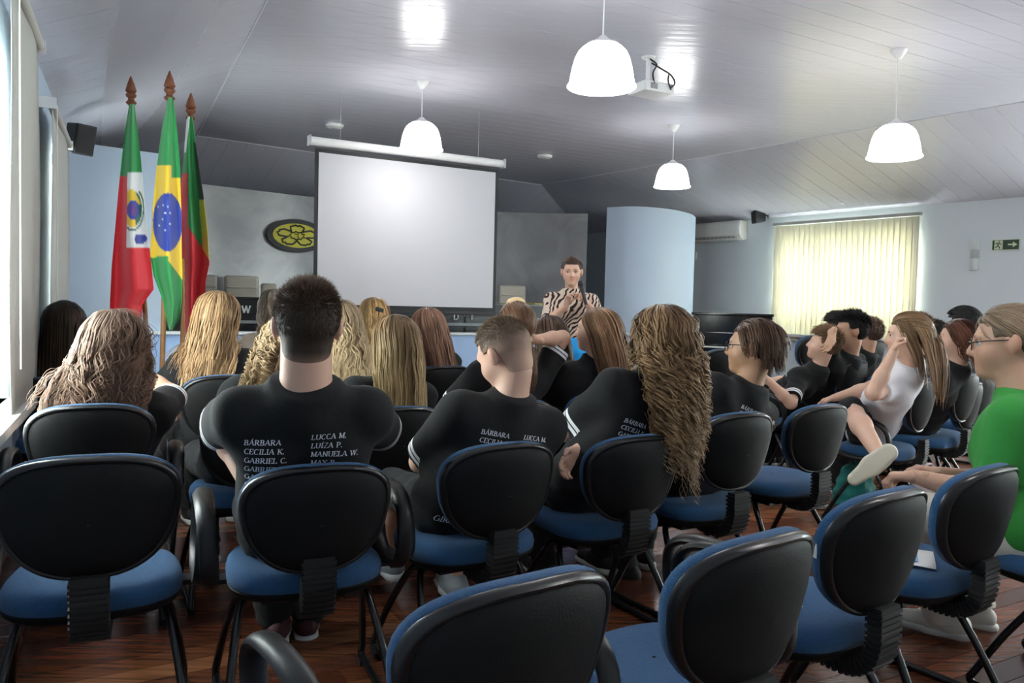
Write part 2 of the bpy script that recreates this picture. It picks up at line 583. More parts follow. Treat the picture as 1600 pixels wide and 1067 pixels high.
M_FRAME = mat('grey_green_window_metal', (.42, .46, .42), rough=.45)
gm = bpy.data.materials.new('window_glass'); gm.use_nodes = True
nt = gm.node_tree; nt.nodes.clear()
out = nt.nodes.new('ShaderNodeOutputMaterial'); ms = nt.nodes.new('ShaderNodeMixShader'); tr = nt.nodes.new('ShaderNodeBsdfTransparent'); gl = nt.nodes.new('ShaderNodeBsdfGlossy')
tr.inputs[0].default_value = (.93, .97, .95, 1); gl.inputs['Roughness'].default_value = .02; ms.inputs[0].default_value = .07
nt.links.new(tr.outputs[0], ms.inputs[1]); nt.links.new(gl.outputs[0], ms.inputs[2]); nt.links.new(ms.outputs[0], out.inputs[0])
M_GLASS = gm


def window(idx, M, sgn, op, nb, nr):
    a, b, z0, z1 = op
    fr = MB(); y = sgn * .08
    w = .05
    for (s0, s1, q0, q1) in ((a, b, z0, z0 + w), (a, b, z1 - w, z1), (a, a + w, z0, z1), (b - w, b, z0, z1)):
        fr.box(((s0 + s1) / 2, y, (q0 + q1) / 2), (s1 - s0, .06, q1 - q0), M)
    root = tag(fr.build('window_%d' % idx, M_FRAME, bevel=.004), kind='structure')
    for i in range(1, nb):
        s = a + (b - a) * i / nb
        MB().box((s, y, (z0 + z1) / 2), (.035, .05, z1 - z0 - 2 * w), M).build('mullion', M_FRAME, root)
    for j in range(1, nr):
        z = z0 + (z1 - z0) * j / nr
        MB().box(((a + b) / 2, y, z), (b - a - 2 * w, .04, .03), M).build('glazing_bar', M_FRAME, root)
    for i in range(nb):
        s0 = a + (b - a) * i / nb; s1 = a + (b - a) * (i + 1) / nb
        for j in range(nr):
            q0 = z0 + (z1 - z0) * j / nr; q1 = z0 + (z1 - z0) * (j + 1) / nr
            MB().box(((s0 + s1) / 2, y, (q0 + q1) / 2), (s1 - s0 - .03, .005, q1 - q0 - .025), M).build('pane', M_GLASS, root)
    MB().box(((a + b) / 2, -sgn * .03, z0 - .02), (b - a + .1, .18, .04), M).build('sill', mat('white_sill', (.7, .72, .70), rough=.4), root)
    # daylight portal in the opening
    ld = bpy.data.lights.new('daylight_portal', 'AREA'); ld.shape = 'RECTANGLE'
    ld.size = b - a; ld.size_y = z1 - z0
    ld.cycles.is_portal = True
    lo = bpy.data.objects.new('daylight_portal', ld); COL.objects.link(lo)
    inw = M.to_3x3() @ Vector((0, -sgn, 0))
    lo.matrix_world = Matrix.Translation(M @ Vector(((a + b) / 2, sgn * .15, (z0 + z1) / 2))) @ inw.to_track_quat('-Z', 'Z').to_matrix().to_4x4()
    return root


for k, op in enumerate(WIN_L):
    window(k + 1, ML, sgL, op, 3, 4)
WIN_R.sort(key=lambda o: -o[0])
for k, op in enumerate(WIN_R):
    window(k + 3, MR, sgR, op, 3, 2)  # includes the pair of unseen windows added for their light

# window latch on the nearest visible left window
p = RAY(10, 396, (xl(0) + .02, 0, 0), (.903, .43, 0))
Mh = basis(p, ldir)
h = MB(); h.box((0, -.0, 0), (.05, .03, .03), Mh); h.tube([Mh @ Vector((0, -.03, 0)), Mh @ Vector((.09, -.05, -.02))], .008, 6, mi=1)
lt = h.build('window_latch', [mat('red_brown_latch', (.28, .08, .05), rough=.4), mat('steel_lever', (.6, .6, .6), rough=.3, metal=1)], bpy.data.objects['window_1'], smooth=True)

# partition at the end of the left wall, pale blue
p0 = PZ(100, 7.78, 0); p1 = PZ(256, 8.4, 0)
dp = (p1 - p0); dp.z = 0
Mp = basis(z3(p0, 0), dp)
tag(MB().box((dp.length / 2, .06, 1.35), (dp.length, .12, 2.70), Mp).build('wall_stage_left', M_WALL), kind='structure')

# curved marbled backdrop behind the dais
M_MARBLE = mat('grey_marbled_laminate', (.40, .41, .43), rough=.22, spec=.5)
nt = M_MARBLE.node_tree; b = nt.nodes['Principled BSDF']
tc = nt.nodes.new('ShaderNodeNewGeometry'); n1 = nt.nodes.new('ShaderNodeTexNoise'); n1.inputs['Scale'].default_value = 1.6; n1.inputs['Detail'].default_value = 9; n1.inputs['Distortion'].default_value = 1.2
r1 = nt.nodes.new('ShaderNodeValToRGB'); r1.color_ramp.elements[0].color = (.27, .275, .29, 1); r1.color_ramp.elements[1].color = (.40, .40, .41, 1); r1.color_ramp.elements[0].position = .35; r1.color_ramp.elements[1].position = .68
nt.links.new(tc.outputs['Position'], n1.inputs['Vector']); nt.links.new(n1.outputs['Fac'], r1.inputs[0]); nt.links.new(r1.outputs[0], b.inputs['Base Color'])


def curved_wall(name, pts, z0, z1, th, m, sub=8):
    path = smooth_path([Vector((p.x, p.y, 0)) for p in pts], sub)
    L, R = [], []
    for i, p in enumerate(path):
        t = (path[min(i + 1, len(path) - 1)] - path[max(i - 1, 0)]).normalized()
        n = Vector((-t.y, t.x, 0))
        L.append(p); R.append(p + n * th)
    mb = MB()
    ring = [[z3(a, z0), z3(a, z1), z3(c, z1), z3(c, z0)] for a, c in zip(L, R)]
    mb.grid(ring, wrap=True)
    k = len(ring)
    mb.f += [(3, 2, 1, 0), tuple((k - 1) * 4 + j for j in range(4))]; mb.m += [0, 0]
    return tag(mb.build(name, m, smooth=True), kind='structure')


curved_wall('wall_backdrop', [PZ(x, d, 0) for x, d in ((236, 9.9), (300, 10.4), (400, 11.0), (490, 11.55), (640, 12.3), (780, 12.8), (911, 12.75))], 0, 2.70, .08, M_MARBLE)
curved_wall('wall_column', [PZ(x, d, 0) for x, d in ((940, 11.9), (975, 11.72), (1010, 11.75), (1045, 12.0), (1070, 12.45), (1078, 12.9))], 0, 2.70, .10, M_WALL)

# soffit band above the left half of the backdrop
# low blue parapet of the dais with white ledge
a = PZ(238, 8.3, 0); bb = PZ(985, 11.45, 0)
dv = (bb - a); dv.z = 0
Mpar = basis(z3(a, 0), dv)
par = tag(MB().box((dv.length / 2, .05, .42), (dv.length, .10, .84), Mpar).build('wall_parapet', mat('light_blue_laminate', (.36, .52, .80), rough=.35)), kind='structure')
MB().box((dv.length / 2, .04, .855), (dv.length + .04, .20, .03), Mpar).build('ledge', mat('white_ledge', (.75, .78, .80), rough=.3), par, bevel=.005)

# dais floor behind the parapet
dais = MB().box((dv.length / 2, 2.4, .15), (dv.length + 1.2, 4.6, .30), Mpar).build('floor_dais', mat('dais_carpet', (.05, .06, .08), rough=.9))
tag(dais, kind='structure')
# baseboards
for nm, M_, sg, L_ in (('baseboard_left', ML, sgL, (O[3] - O[0]).length), ('baseboard_right', MR, sgR, (O[2] - O[1]).length)):
    tag(MB().box((L_ / 2, -sg * .008, .05), (L_, .016, .10), M_).build(nm, mat('dark_wood_skirting', (.06, .025, .015), rough=.4)), kind='structure')
# ================================================================== FITTINGS AND PROPS
M_BLACK = mat('black_plastic', (.012, .012, .013), rough=.45)
M_WHITE = mat('white_plastic', (.80, .80, .80), rough=.4)
RW_P, RW_N = (xr(0), 0, 0), (.8, .6, 0)


# ---------------- pendant lamps
def shade_mat():
    mt = mat('lit_white_shade', (.9, .9, .9), rough=.4, emit=(1.0, .98, .96), emit_s=LAMP_EMIT)
    return mt


M_SHADE = shade_mat()
M_CAP = mat('white_metal_cap', (.80, .80, .80), rough=.4)


def bell(r):
    return [(.34 * r, .66 * r * 1.0), (.55 * r, .86 * r * .72 + .02), (.60 * r, .585 * r), (.76 * r, .40 * r), (.88 * r, .16 * r), (.955 * r, -.20 * r), (.97 * r, -.34 * r), (1.0 * r, -.36 * r), (1.02 * r, -.40 * r), (1.0 * r, -.44 * r), (.94 * r, -.43 * r)]


def pendant(p, label, zc=Z_FLAT, r=.205):
    root = empty('pendant_lamp', p)
    tag(root, label, 'lamp', 'white bell pendant lamps')
    o = Vector((0, 0, 0))
    # bell: open below, flared rim
    prof = [(.30 * r, 1.14 * r), (.44 * r, 1.12 * r), (.58 * r, 1.06 * r), (.70 * r, .94 * r), (.79 * r, .76 * r), (.86 * r, .52 * r), (.91 * r, .26 * r), (.945 * r, .06 * r), (.96 * r, .0), (1.0 * r, -.03 * r), (1.005 * r, -.06 * r), (.98 * r, -.075 * r), (.94 * r, -.05 * r), (.92 * r, .06 * r), (.85 * r, .45 * r), (.74 * r, .80 * r), (.55 * r, 1.0 * r), (.28 * r, 1.08 * r)]
    MB().lathe(prof, n=40, cap=False).build('lamp_shade', M_SHADE, root, smooth=True)
    MB().lathe([(.02, 1.40 * r), (.10 * r, 1.40 * r), (.16 * r, 1.32 * r), (.30 * r, 1.24 * r), (.46 * r, 1.17 * r), (.50 * r, 1.12 * r), (.45 * r, 1.12 * r), (.2 * r, 1.12 * r)], n=32).build('cap', M_CAP, root, smooth=True)
    MB().lathe([(.0, -.02), (.03, 0), (.035, .03), (.02, .08), (.02, .14)], c=(0, 0, .05), n=16).build('bulb', M_SHADE, root, smooth=True)
    zt_ = zc - p.z
    MB().tube([(0, 0, 1.40 * r), (0, 0, zt_ - .05)], .0045, 6).build('cable', M_CAP, root)
    MB().lathe([(.008, -.075), (.02, -.07), (.05, -.03), (.062, -.008), (.062, 0)], c=(0, 0, zt_), n=24).build('canopy', M_CAP, root, smooth=True)
    ld = bpy.data.lights.new('bulb_light', 'POINT'); ld.energy = BULB_W; ld.shadow_soft_size = .05; ld.color = (1, .97, .93)
    lo = bpy.data.objects.new('bulb_light', ld); COL.objects.link(lo); lo.parent = root; lo.location = (0, 0, .0)
    return root


for (px, py, d, lb) in ((940, 136, 4.77, 'nearest and largest white bell pendant lamp, beside the projector'),
                        (658, 234, 7.50, 'white bell pendant lamp hanging in front of the projection screen'),
                        (1050, 292, 9.05, 'smallest white bell pendant lamp, above the curved blue column'),
                        (1397, 246, 6.30, 'white bell pendant lamp hanging in front of the vertical blind')):
    pendant(PX(px, py, d) + Vector((0, 0, .012)), lb)
pendant(Vector((1.95, 2.05, 2.56)), 'unseen white bell pendant lamp overhead, added to light the seats')  # unseen lamp continuing the pendant grid, added to light the room
pendant(Vector((4.45, 3.55, 2.56)), 'unseen white bell pendant lamp at the right, added to light the aisle')  # second unseen lamp of the grid, added for its light

# ---------------- projector under the ceiling
pp = PZ(1017, 6.6, 3.03)
root = empty('projector', pp, math.radians(28)); tag(root, 'white ceiling projector with black cables behind the nearest pendant lamp', 'projector')
MB().box((0, 0, 0), (.30, .24, .085)).build('case', M_WHITE, root, bevel=.015)
MB().tube([(-.02, .02, .04), (-.02, .02, Z_FLAT - pp.z)], .018, 10).build('mount_pole', M_WHITE, root, smooth=True)
MB().lathe([(.055, -.012), (.06, 0)], c=(-.02, .02, Z_FLAT - pp.z), n=20).build('mount_plate', M_WHITE, root)
MB().lathe([(.03, 0), (.034, .02), (.028, .03), (.02, .025)], n=20, M=Matrix.Translation((-.08, .12, 0)) @ Matrix.Rotation(-math.pi / 2, 4, 'X')).build('lens', M_BLACK, root, smooth=True)
for k, pts in enumerate((((.0, .0, .22), (.06, -.05, .17), (.13, -.09, .12), (.15, -.12, .05), (.10, -.125, .0)), ((-.02, 0, .25), (.02, -.04, .2), (-.03, -.06, .12), (-.06, -.12, .02)), ((.12, -.08, .13), (.08, -.12, .06), (.11, -.125, -.01)))):
    MB().tube(smooth_path(pts, 6), .007, 6).build('cable', M_BLACK, root, smooth=True)
slot = MB()
for i in range(6):
    slot.box((-.09 + i * .012, -.121, 0), (.005, .004, .045))
slot.build('vent', mat('vent_grey', (.25, .25, .25), rough=.6), root)

# smoke detectors on the ceiling
for (px, py, lb) in ((523, 195, 'round white smoke detector on the ceiling left of the screen housing'), (851, 243, 'round white smoke detector on the ceiling right of the screen housing')):
    q = RAY(px, py, (0, 0, Z_FLAT), (0, 0, 1))
    root = empty('smoke_detector', q); tag(root, lb, 'smoke detector', 'ceiling smoke detectors')
    MB().lathe([(.0, -.05), (.07, -.04), (.095, -.03), (.105, -.01), (.105, 0)], n=28).build('housing', M_CAP, root, smooth=True)
    MB().lathe([(.0, -.052), (.035, -.05), (.045, -.04)], n=20).build('sensor', mat('sensor_grey', (.5, .5, .52), rough=.5), root, smooth=True)

# ---------------- projection screen
sl, sr_ = PX(489, 470, 7.78), PX(774, 470, 8.76)
dv = sr_ - sl; dv.z = 0
W = dv.length
zt_l = PX(491, 233, 7.78).z
M = basis(z3(sl, 0), dv)
zb_l = PX(488, 481, 7.78).z
scr = empty('projection_screen', (0, 0, 0)); tag(scr, 'white pull-down projection screen with black border and white housing', 'projection screen')
MB().box((W / 2, 0, (zt_l + zb_l) / 2), (W, .006, zt_l - zb_l), M).build('black_border', mat('black_border', (.01, .01, .012), rough=.6), scr)
MB().box((W / 2, -.005, (zt_l + zb_l) / 2 + .0), (W - .075, .006, zt_l - zb_l - .075), M).build('fabric', mat('white_screen_fabric', (.56, .56, .59), rough=.7), scr)
MB().box((W / 2, 0, zb_l - .02), (W + .01, .03, .045), M).build('weight_bar', M_BLACK, scr, bevel=.006)
hz = zt_l + .065
MB().tube([M @ Vector((-.05, 0, hz)), M @ Vector((W + .05, 0, hz))], .042, 12).build('housing', M_WHITE, scr, smooth=True)
for x in (-.055, W + .055):
    MB().box((x, 0, hz), (.02, .10, .10), M).build('end_cap', mat('grey_end_cap', (.45, .45, .46), rough=.5), scr, bevel=.005)
for x in (.25, W - .25):
    MB().tube([M @ Vector((x, 0, hz + .04)), M @ Vector((x, 0, Z_FLAT))], .002, 6).build('hanger_rod', mat('grey_end_cap'), scr)

# ---------------- black desk on the dais with pale letters
da, db = PZ(322, 9.3, 0), PZ(886, 11.6, 0)
dv = db - da; dv.z = 0
Md = basis(z3(da, 0), dv); Ld = dv.length
desk = empty('dais_desk', (0, 0, 0)); tag(desk, 'long black desk on the dais with widely spaced pale letters', 'desk')
MB().box((Ld / 2, .04, .80), (Ld, .04, 1.00 - .10), Md).build('front_panel', mat('black_glossy_laminate', (.012, .012, .014), rough=.2), desk)
MB().box((Ld / 2, .22, 1.235), (Ld + .04, .44, .03), Md).build('desk_top', mat('black_top', (.02, .02, .022), rough=.25), desk, bevel=.004)
MB().box((Ld / 2, .02, .955), (Ld, .05, .035), Md).build('rail', mat('grey_rail', (.22, .23, .24), rough=.3), desk)
for x in (.05, Ld / 3, 2 * Ld / 3, Ld - .05):
    MB().box((x, .22, .77), (.04, .4, .92), Md).build('side_panel', M_BLACK, desk)
MB().box((Ld / 2, .03, 1.14), (Ld, .045, .16), Md).build('letter_board', mat('black_satin', (.01, .01, .011), rough=.4), desk)
pm = mat('pale_letters', (.55, .56, .56), rough=.5)
for (px, py, ch) in ((385, 483, 'W'), (409, 484, 'W'), (433, 484.5, 'W'), (688, 494, '.'), (713, 494, 'D'), (739, 494, 'r')):
    q = RAY(px, py, Md @ Vector((0, .002, 0)), Md.to_3x3() @ Vector((0, 1, 0)))
    s = (Md.inverted() @ q)
    Q, w = text_quads(ch, .085, thick=.2, thin=.12, serif=.12)
    mb = MB()
    for quad in Q:
        mb.prism([(a[0] - w / 2, a[1]) for a in quad], 0, .008, M=Md @ Matrix.Translation((s.x, .004, s.z - .045)) @ Matrix.Rotation(math.pi / 2, 4, 'X'))
    mb.build('letter', pm, desk)
q = PX(842, 486, 11.3)
fold = empty('yellow_folder', z3(q, 1.252), math.radians(37)); tag(fold, 'thin yellow folder lying on the black desk beside the speaker', 'folder')
MB().box((0, 0, .006), (.36, .25, .012)).build('cover', mat('yellow_card', (.75, .62, .10), rough=.6), fold, bevel=.002)
MB().box((.005, .005, .006), (.345, .24, .008)).build('sheets', mat('paper_white', (.8, .8, .78), rough=.7), fold)

# ---------------- cream high-backed chairs behind the desk
M_CREAM = mat('cream_leatherette', (.56, .52, .44), rough=.55, noise=(8, .06), bump=(30, .05))


def cream_chair(px0, px1, py_top, d, label):
    a = PX(px0, py_top, d); b2 = PX(px1, py_top, d)
    c = (a + b2) / 2; w = (b2 - a).length
    root = empty('high_back_chair', z3(c, .3), math.radians(180 + 26)); tag(root, label, 'chair', 'cream chairs on the dais')
    h = c.z - .30
    bk = MB().box((0, 0, h - .33), (w, .09, .66)); bk.build('backrest', M_CREAM, root, bevel=.03)
    MB().box((0, .24, .47), (w, .40, .10)).build('seat', M_CREAM, root, bevel=.03)
    MB().box((0, .02, h - .15), (w * .86, .10, .02)).build('seam_roll', M_CREAM, root, bevel=.008)
    for sx in ():
        MB().box((sx * (w / 2 + .03), .22, .62), (.05, .40, .05)).build('armrest', M_BLACK, root, bevel=.015)
        MB().box((sx * (w / 2 + .03), .25, .53), (.03, .05, .16)).build('arm_post', M_BLACK, root)
    MB().tube([(0, .28, .08), (0, .28, .42)], .03, 10).build('pedestal', M_BLACK, root, smooth=True)
    st = MB()
    for k in range(5):
        an = 2 * math.pi * k / 5
        st.tube([(0, .28, .09), (.3 * math.cos(an), .28 + .3 * math.sin(an), .04)], .02, 6)
    st.build('star_base', M_BLACK, root)


for (a, b2, y, d, lb) in ((308, 338, 429, 10.05, 'cream chair partly hidden by the right-hand flag'), (352, 403, 431, 10.35, 'widest cream chair on the dais, left of the boy with cropped hair'),
                          (408, 432, 443, 10.75, 'low cream chair beside the boy with cropped hair, its top lower than its neighbour'),
                          (777, 823, 446, 12.15, 'cream chair standing right of the screen near the speaker')):
    cream_chair(a, b2, y, d, lb)

# ---------------- oval emblem on the backdrop
ec = PZ(458, 11.22, 0); e2 = PZ(478, 11.4, 0)
ex = Vector((.80, .60, 0)).normalized()
q = PX(463, 368.5, 11.2)
Me = basis(q, ex) @ Matrix.Rotation(math.pi / 2, 4, 'X')          # local x along wall, local y up, z towards the room
em = empty('oval_emblem', (0, 0, 0)); tag(em, 'black and yellow oval emblem with a flower outline on the marbled backdrop', 'emblem')
ov = lambda rx, ry, n=40: [(rx * math.cos(2 * math.pi * k / n), ry * math.sin(2 * math.pi * k / n)) for k in range(n)]
MB().prism(ov(.425, .232), -.02, .02, M=Me).build('black_disc', mat('black_sign', (.01, .01, .01), rough=.5), em)
MB().prism(ov(.345, .168), .02, .026, M=Me).build('yellow_disc', mat('yellow_sign', (.62, .56, .04), rough=.5), em)
fl = []
for k in range(5):
    a0 = math.radians(90 + 72 * k)
    for (da_, rr) in ((-32, .52), (-24, .80), (-8, .92), (-2, .84), (4, .93), (22, .82), (31, .55), (36, .40)):
        fl.append((.315 * rr * math.cos(a0 + math.radians(da_)), .155 * rr * math.sin(a0 + math.radians(da_)), .03))
MB().tube([Me @ Vector(p) for p in fl], .013, 5, closed=True).build('flower_outline', mat('black_sign'), em)
st = [(.12 * (1 if k % 2 else .72) * math.cos(math.pi * k / 9), .06 * (1 if k % 2 else .72) * math.sin(math.pi * k / 9), .03) for k in range(18)]
MB().tube([Me @ Vector(p) for p in st], .009, 5, closed=True).build('flower_centre', mat('black_sign'), em)
MB().tube([Me @ Vector(p) for p in [(-.03, .02, .03), (.02, .025, .03), (.01, -.01, .03), (.03, -.03, .03)]], .007, 5).build('pistil', mat('black_sign'), em)

# ---------------- loudspeakers
def speaker(p, rz, tilt, label, s=1.0):
    root = empty('loudspeaker', p, rz); root.rotation_euler = (tilt, 0, rz); tag(root, label, 'loudspeaker', 'black wall loudspeakers')
    mb = MB(); w, h, d = .17 * s, .24 * s, .17 * s
    mb.add([(-w / 2, 0, -h / 2), (w / 2, 0, -h / 2), (w / 2, 0, h / 2), (-w / 2, 0, h / 2), (-w * .36, -d, -h * .42), (w * .36, -d, -h * .42), (w * .36, -d, h * .42), (-w * .36, -d, h * .42)],
           [(3, 2, 1, 0), (4, 5, 6, 7), (0, 1, 5, 4), (1, 2, 6, 5), (2, 3, 7, 6), (3, 0, 4, 7)])
    mb.build('cabinet', M_BLACK, root, bevel=.008)
    MB().box((0, .006, 0), (w * .9, .012, h * .92)).build('grille', mat('black_grille', (.018, .018, .02), rough=.7, bump=(300, .3)), root, bevel=.004)
    MB().tube([(0, -d, 0), (0, -d - .06, 0)], .018, 8).build('bracket', M_BLACK, root)
    MB().box((0, -d - .06, 0), (.07, .015, .09)).build('wall_plate', mat('bracket_grey', (.3, .3, .3), rough=.5), root)


speaker(PX(133, 219, 6.6), math.radians(-120), -.25, 'black loudspeaker on the left wall above the flags', 1.05)
q = RAY(1196, 340, RW_P, RW_N)
speaker(q - Vector((.8, .6, 0)) * .30, math.radians(95), -.1, 'black loudspeaker on the right wall between air conditioner and blind', 1.0)

# ---------------- air conditioner
a = RAY(1082, 362, RW_P, RW_N); b2 = RAY(1168, 360, RW_P, RW_N)
zt2 = RAY(1122, 349, RW_P, RW_N).z; zb2 = RAY(1122, 378.5, RW_P, RW_N).z
Wd = (b2 - a); Wd.z = 0; Wl = Wd.length
Ma = basis(z3(a, zb2), Wd); H = zt2 - zb2
inn = -1 if (Ma.to_3x3() @ Vector((0, 1, 0))).dot(Vector((.8, .6, 0))) > 0 else 1
ac = empty('air_conditioner', (0, 0, 0)); tag(ac, 'white split air conditioner high on the right wall', 'air conditioner')
prof = [(0, 0.02), (inn * .10, 0), (inn * .17, .05 * 1), (inn * .205, .10), (inn * .215, H * .6), (inn * .20, H - .02), (inn * .18, H), (0, H)]
mb = MB(); n = len(prof)
vs = [Ma @ Vector((x, p_[0], p_[1])) for x in (0, Wl) for p_ in prof]
mb.add(vs, [tuple(range(n)), tuple(range(2 * n - 1, n - 1, -1))] + [(i, i + n, (i + 1) % n + n, (i + 1) % n) for i in range(n)])
mb.build('case', mat('ac_white', (.78, .77, .73), rough=.4), ac, bevel=.006)
for k in range(12):
    MB().box((.06 + (Wl - .16) * k / 11.5, inn * .168, .055), ((Wl - .2) / 16, .02, .02), Ma).build('louvre_fin', mat('ac_grey', (.33, .33, .33), rough=.5), ac)
MB().box((Wl / 2, inn * .15, .025), (Wl - .1, .09, .012), Ma).build('air_flap', mat('ac_white'), ac)
MB().box((Wl * .5, inn * .215, H * .55), (Wl * .96, .006, H * .62), Ma).build('front_panel', mat('ac_white'), ac, bevel=.004)
q = RAY(1085, 400, RW_P, RW_N)
Ms = basis(q, Wd)
sw = empty('wall_switch', (0, 0, 0)); tag(sw, 'small white switch box on the wall below the air conditioner', 'switch')
MB().box((0, inn * .02, 0), (.13, .04, .13), Ms).build('box', M_WHITE, sw, bevel=.006)
MB().box((0, inn * .042, 0), (.03, .012, .05), Ms).build('rocker', mat('ac_grey'), sw)
MB().tube([Ms @ Vector((0, inn * .01, -.06)), Ms @ Vector((0.0, inn * .01, -.95))], .008, 6).build('conduit', M_WHITE, sw)
MB().tube([Ms @ Vector((0, inn * .01, .06)), Ms @ Vector((0.0, inn * .01, .20))], .008, 6).build('conduit', M_WHITE, sw)

# ---------------- vertical blind
sm = bpy.data.materials.new('yellow_blind_fabric'); sm.use_nodes = True
nt = sm.node_tree; nt.nodes.clear()
out = nt.nodes.new('ShaderNodeOutputMaterial'); ms = nt.nodes.new('ShaderNodeMixShader'); df = nt.nodes.new('ShaderNodeBsdfDiffuse'); tl = nt.nodes.new('ShaderNodeBsdfTranslucent')
df.inputs[0].default_value = (.80, .78, .66, 1); tl.inputs[0].default_value = (.78, .74, .58, 1); ms.inputs[0].default_value = .24
nt.links.new(df.outputs[0], ms.inputs[1]); nt.links.new(tl.outputs[0], ms.inputs[2]); nt.links.new(ms.outputs[0], out.inputs[0])
a, b2 = dwr[0], dwr[1]
Wd = b2 - a; Wd.z = 0; Wl = Wd.length
Mb = basis(z3(a, 0), Wd)
inn = -1 if (Mb.to_3x3() @ Vector((0, 1, 0))).dot(Vector((.8, .6, 0))) > 0 else 1
bl = empty('vertical_blind', (0, 0, 0)); tag(bl, 'closed yellow vertical louvre blind over the window in the right wall', 'blind')
NS = 26
for k in range(NS):
    x = Wl * (k + .5) / NS
    Mk = Mb @ Matrix.Translation((x, inn * .09, (zt + zb) / 2)) @ Matrix.Rotation(math.radians(14 + random.uniform(-4, 4)), 4, 'Z')
    mb = MB()
    w = Wl / NS * 1.06
    G = [[Mk @ Vector((w * (i / 4 - .5), .006 * (1 - (i / 2 - 1) ** 2), zz)) for i in range(5)] for zz in (-(zt - zb) / 2, (zt - zb) / 2 - .03)]
    mb.grid(G)
    o = mb.build('slat', sm, bl, smooth=True)
    sd = o.modifiers.new('thickness', 'SOLIDIFY'); sd.thickness = .0012
    MB().box((0, .004, -(zt - zb) / 2 + .01), (w * .8, .006, .025), Mk).build('weight', mat('blind_weight', (.52, .51, .46), rough=.6), o)
MB().box((Wl / 2, inn * .09, zt), (Wl + .06, .05, .045), Mb).build('head_rail', mat('grey_rail2', (.45, .45, .42), rough=.5), bl, bevel=.004)
MB().box((Wl / 2, inn * .085, zb + .02), (Wl, .003, .008), Mb).build('link_chain', mat('grey_rail2'), bl)
MB().tube([Mb @ Vector((Wl - .03, inn * .13, zt - .02)), Mb @ Vector((Wl - .02, inn * .13, zb + .3))], .004, 6).build('pull_cord', M_WHITE, bl)

# ---------------- exit sign, sconce
q = RAY(1572, 382.5, RW_P, RW_N)
Mx = basis(q, Vector((.6, -.8, 0)))
zx = (Mx.to_3x3() @ Vector((0, 1, 0)))
flip = zx.dot(Vector((.8, .6, 0))) > 0
Mx = basis(q - Vector((.8, .6, 0)) * .012, Vector((.6, -.8, 0))) @ Matrix.Rotation(math.pi / 2, 4, 'X')
ex_ = empty('exit_sign', (0, 0, 0)); tag(ex_, 'green exit sign with running figure and arrow on the right wall', 'sign')
pxm = 1250 / 9.6 * .84
sw_, sh_ = .30, .118
MB().box((0, 0, 0), (sw_ + .02, sh_ + .02, .008), Mx).build('backing', mat('pale_green_board', (.62, .70, .55), rough=.5), ex_)
MB().box((0, 0, .005), (sw_, sh_, .004), Mx).build('green_panel', mat('exit_green', (.015, .05, .02), rough=.5), ex_)
pg = mat('pale_green_print', (.60, .68, .45), rough=.5)
MB().box((-.078, 0, .008), (.095, sh_ * .92, .003), Mx).build('door_print', pg, ex_)
fig = MB(); z_ = .0105
def limb(a, b3, w=.011):
    v = Vector((b3[0] - a[0], b3[1] - a[1])); nn = Vector((-v.y, v.x)).normalized() * w / 2
    fig.prism([(a[0] + nn.x, a[1] + nn.y), (a[0] - nn.x, a[1] - nn.y), (b3[0] - nn.x, b3[1] - nn.y), (b3[0] + nn.x, b3[1] + nn.y)], z_, z_ + .002, M=Mx)
for a, b3 in (((-.078, .022), (-.088, -.010)), ((-.088, -.010), (-.068, -.024)), ((-.068, -.024), (-.062, -.046)), ((-.088, -.010), (-.104, -.030)), ((-.104, -.030), (-.118, -.030)), ((-.078, .022), (-.056, .008)), ((-.056, .008), (-.044, .016)), ((-.078, .022), (-.104, .024)), ((-.104, .024), (-.110, .008))):
    limb(a, b3)
fig.prism([(-.068 + .009 * math.cos(k * .785), .038 + .009 * math.sin(k * .785)) for k in range(8)], z_, z_ + .002, M=Mx)
fig.build('running_figure', mat('exit_green'), ex_)
MB().prism([(.03, -.008), (.085, -.008), (.085, -.034), (.135, 0), (.085, .034), (.085, .010), (.03, .010)], .008, .011, M=Mx).build('arrow', pg, ex_)

q = RAY(1523, 398, RW_P, RW_N)
sc = empty('wall_sconce', q, math.atan2(-.8, .6)); tag(sc, 'frosted glass half-cylinder wall light beside the exit sign', 'lamp')
fg = mat('frosted_glass', (.60, .66, .66), rough=.25, spec=.6)
for nm, z0, z1, r in (('upper_glass', .06, .20, .062), ('lower_glass', -.20, -.05, .062)):
    MB().lathe([(r * .9, z0), (r, z0 + .01), (r, z1 - .01), (r * .9, z1)], n=24).build(nm, fg, sc, smooth=True)
MB().lathe([(.056, -.05), (.058, -.04), (.058, .05), (.056, .06)], n=24).build('band', mat('sconce_grey', (.42, .47, .46), rough=.4), sc, smooth=True)

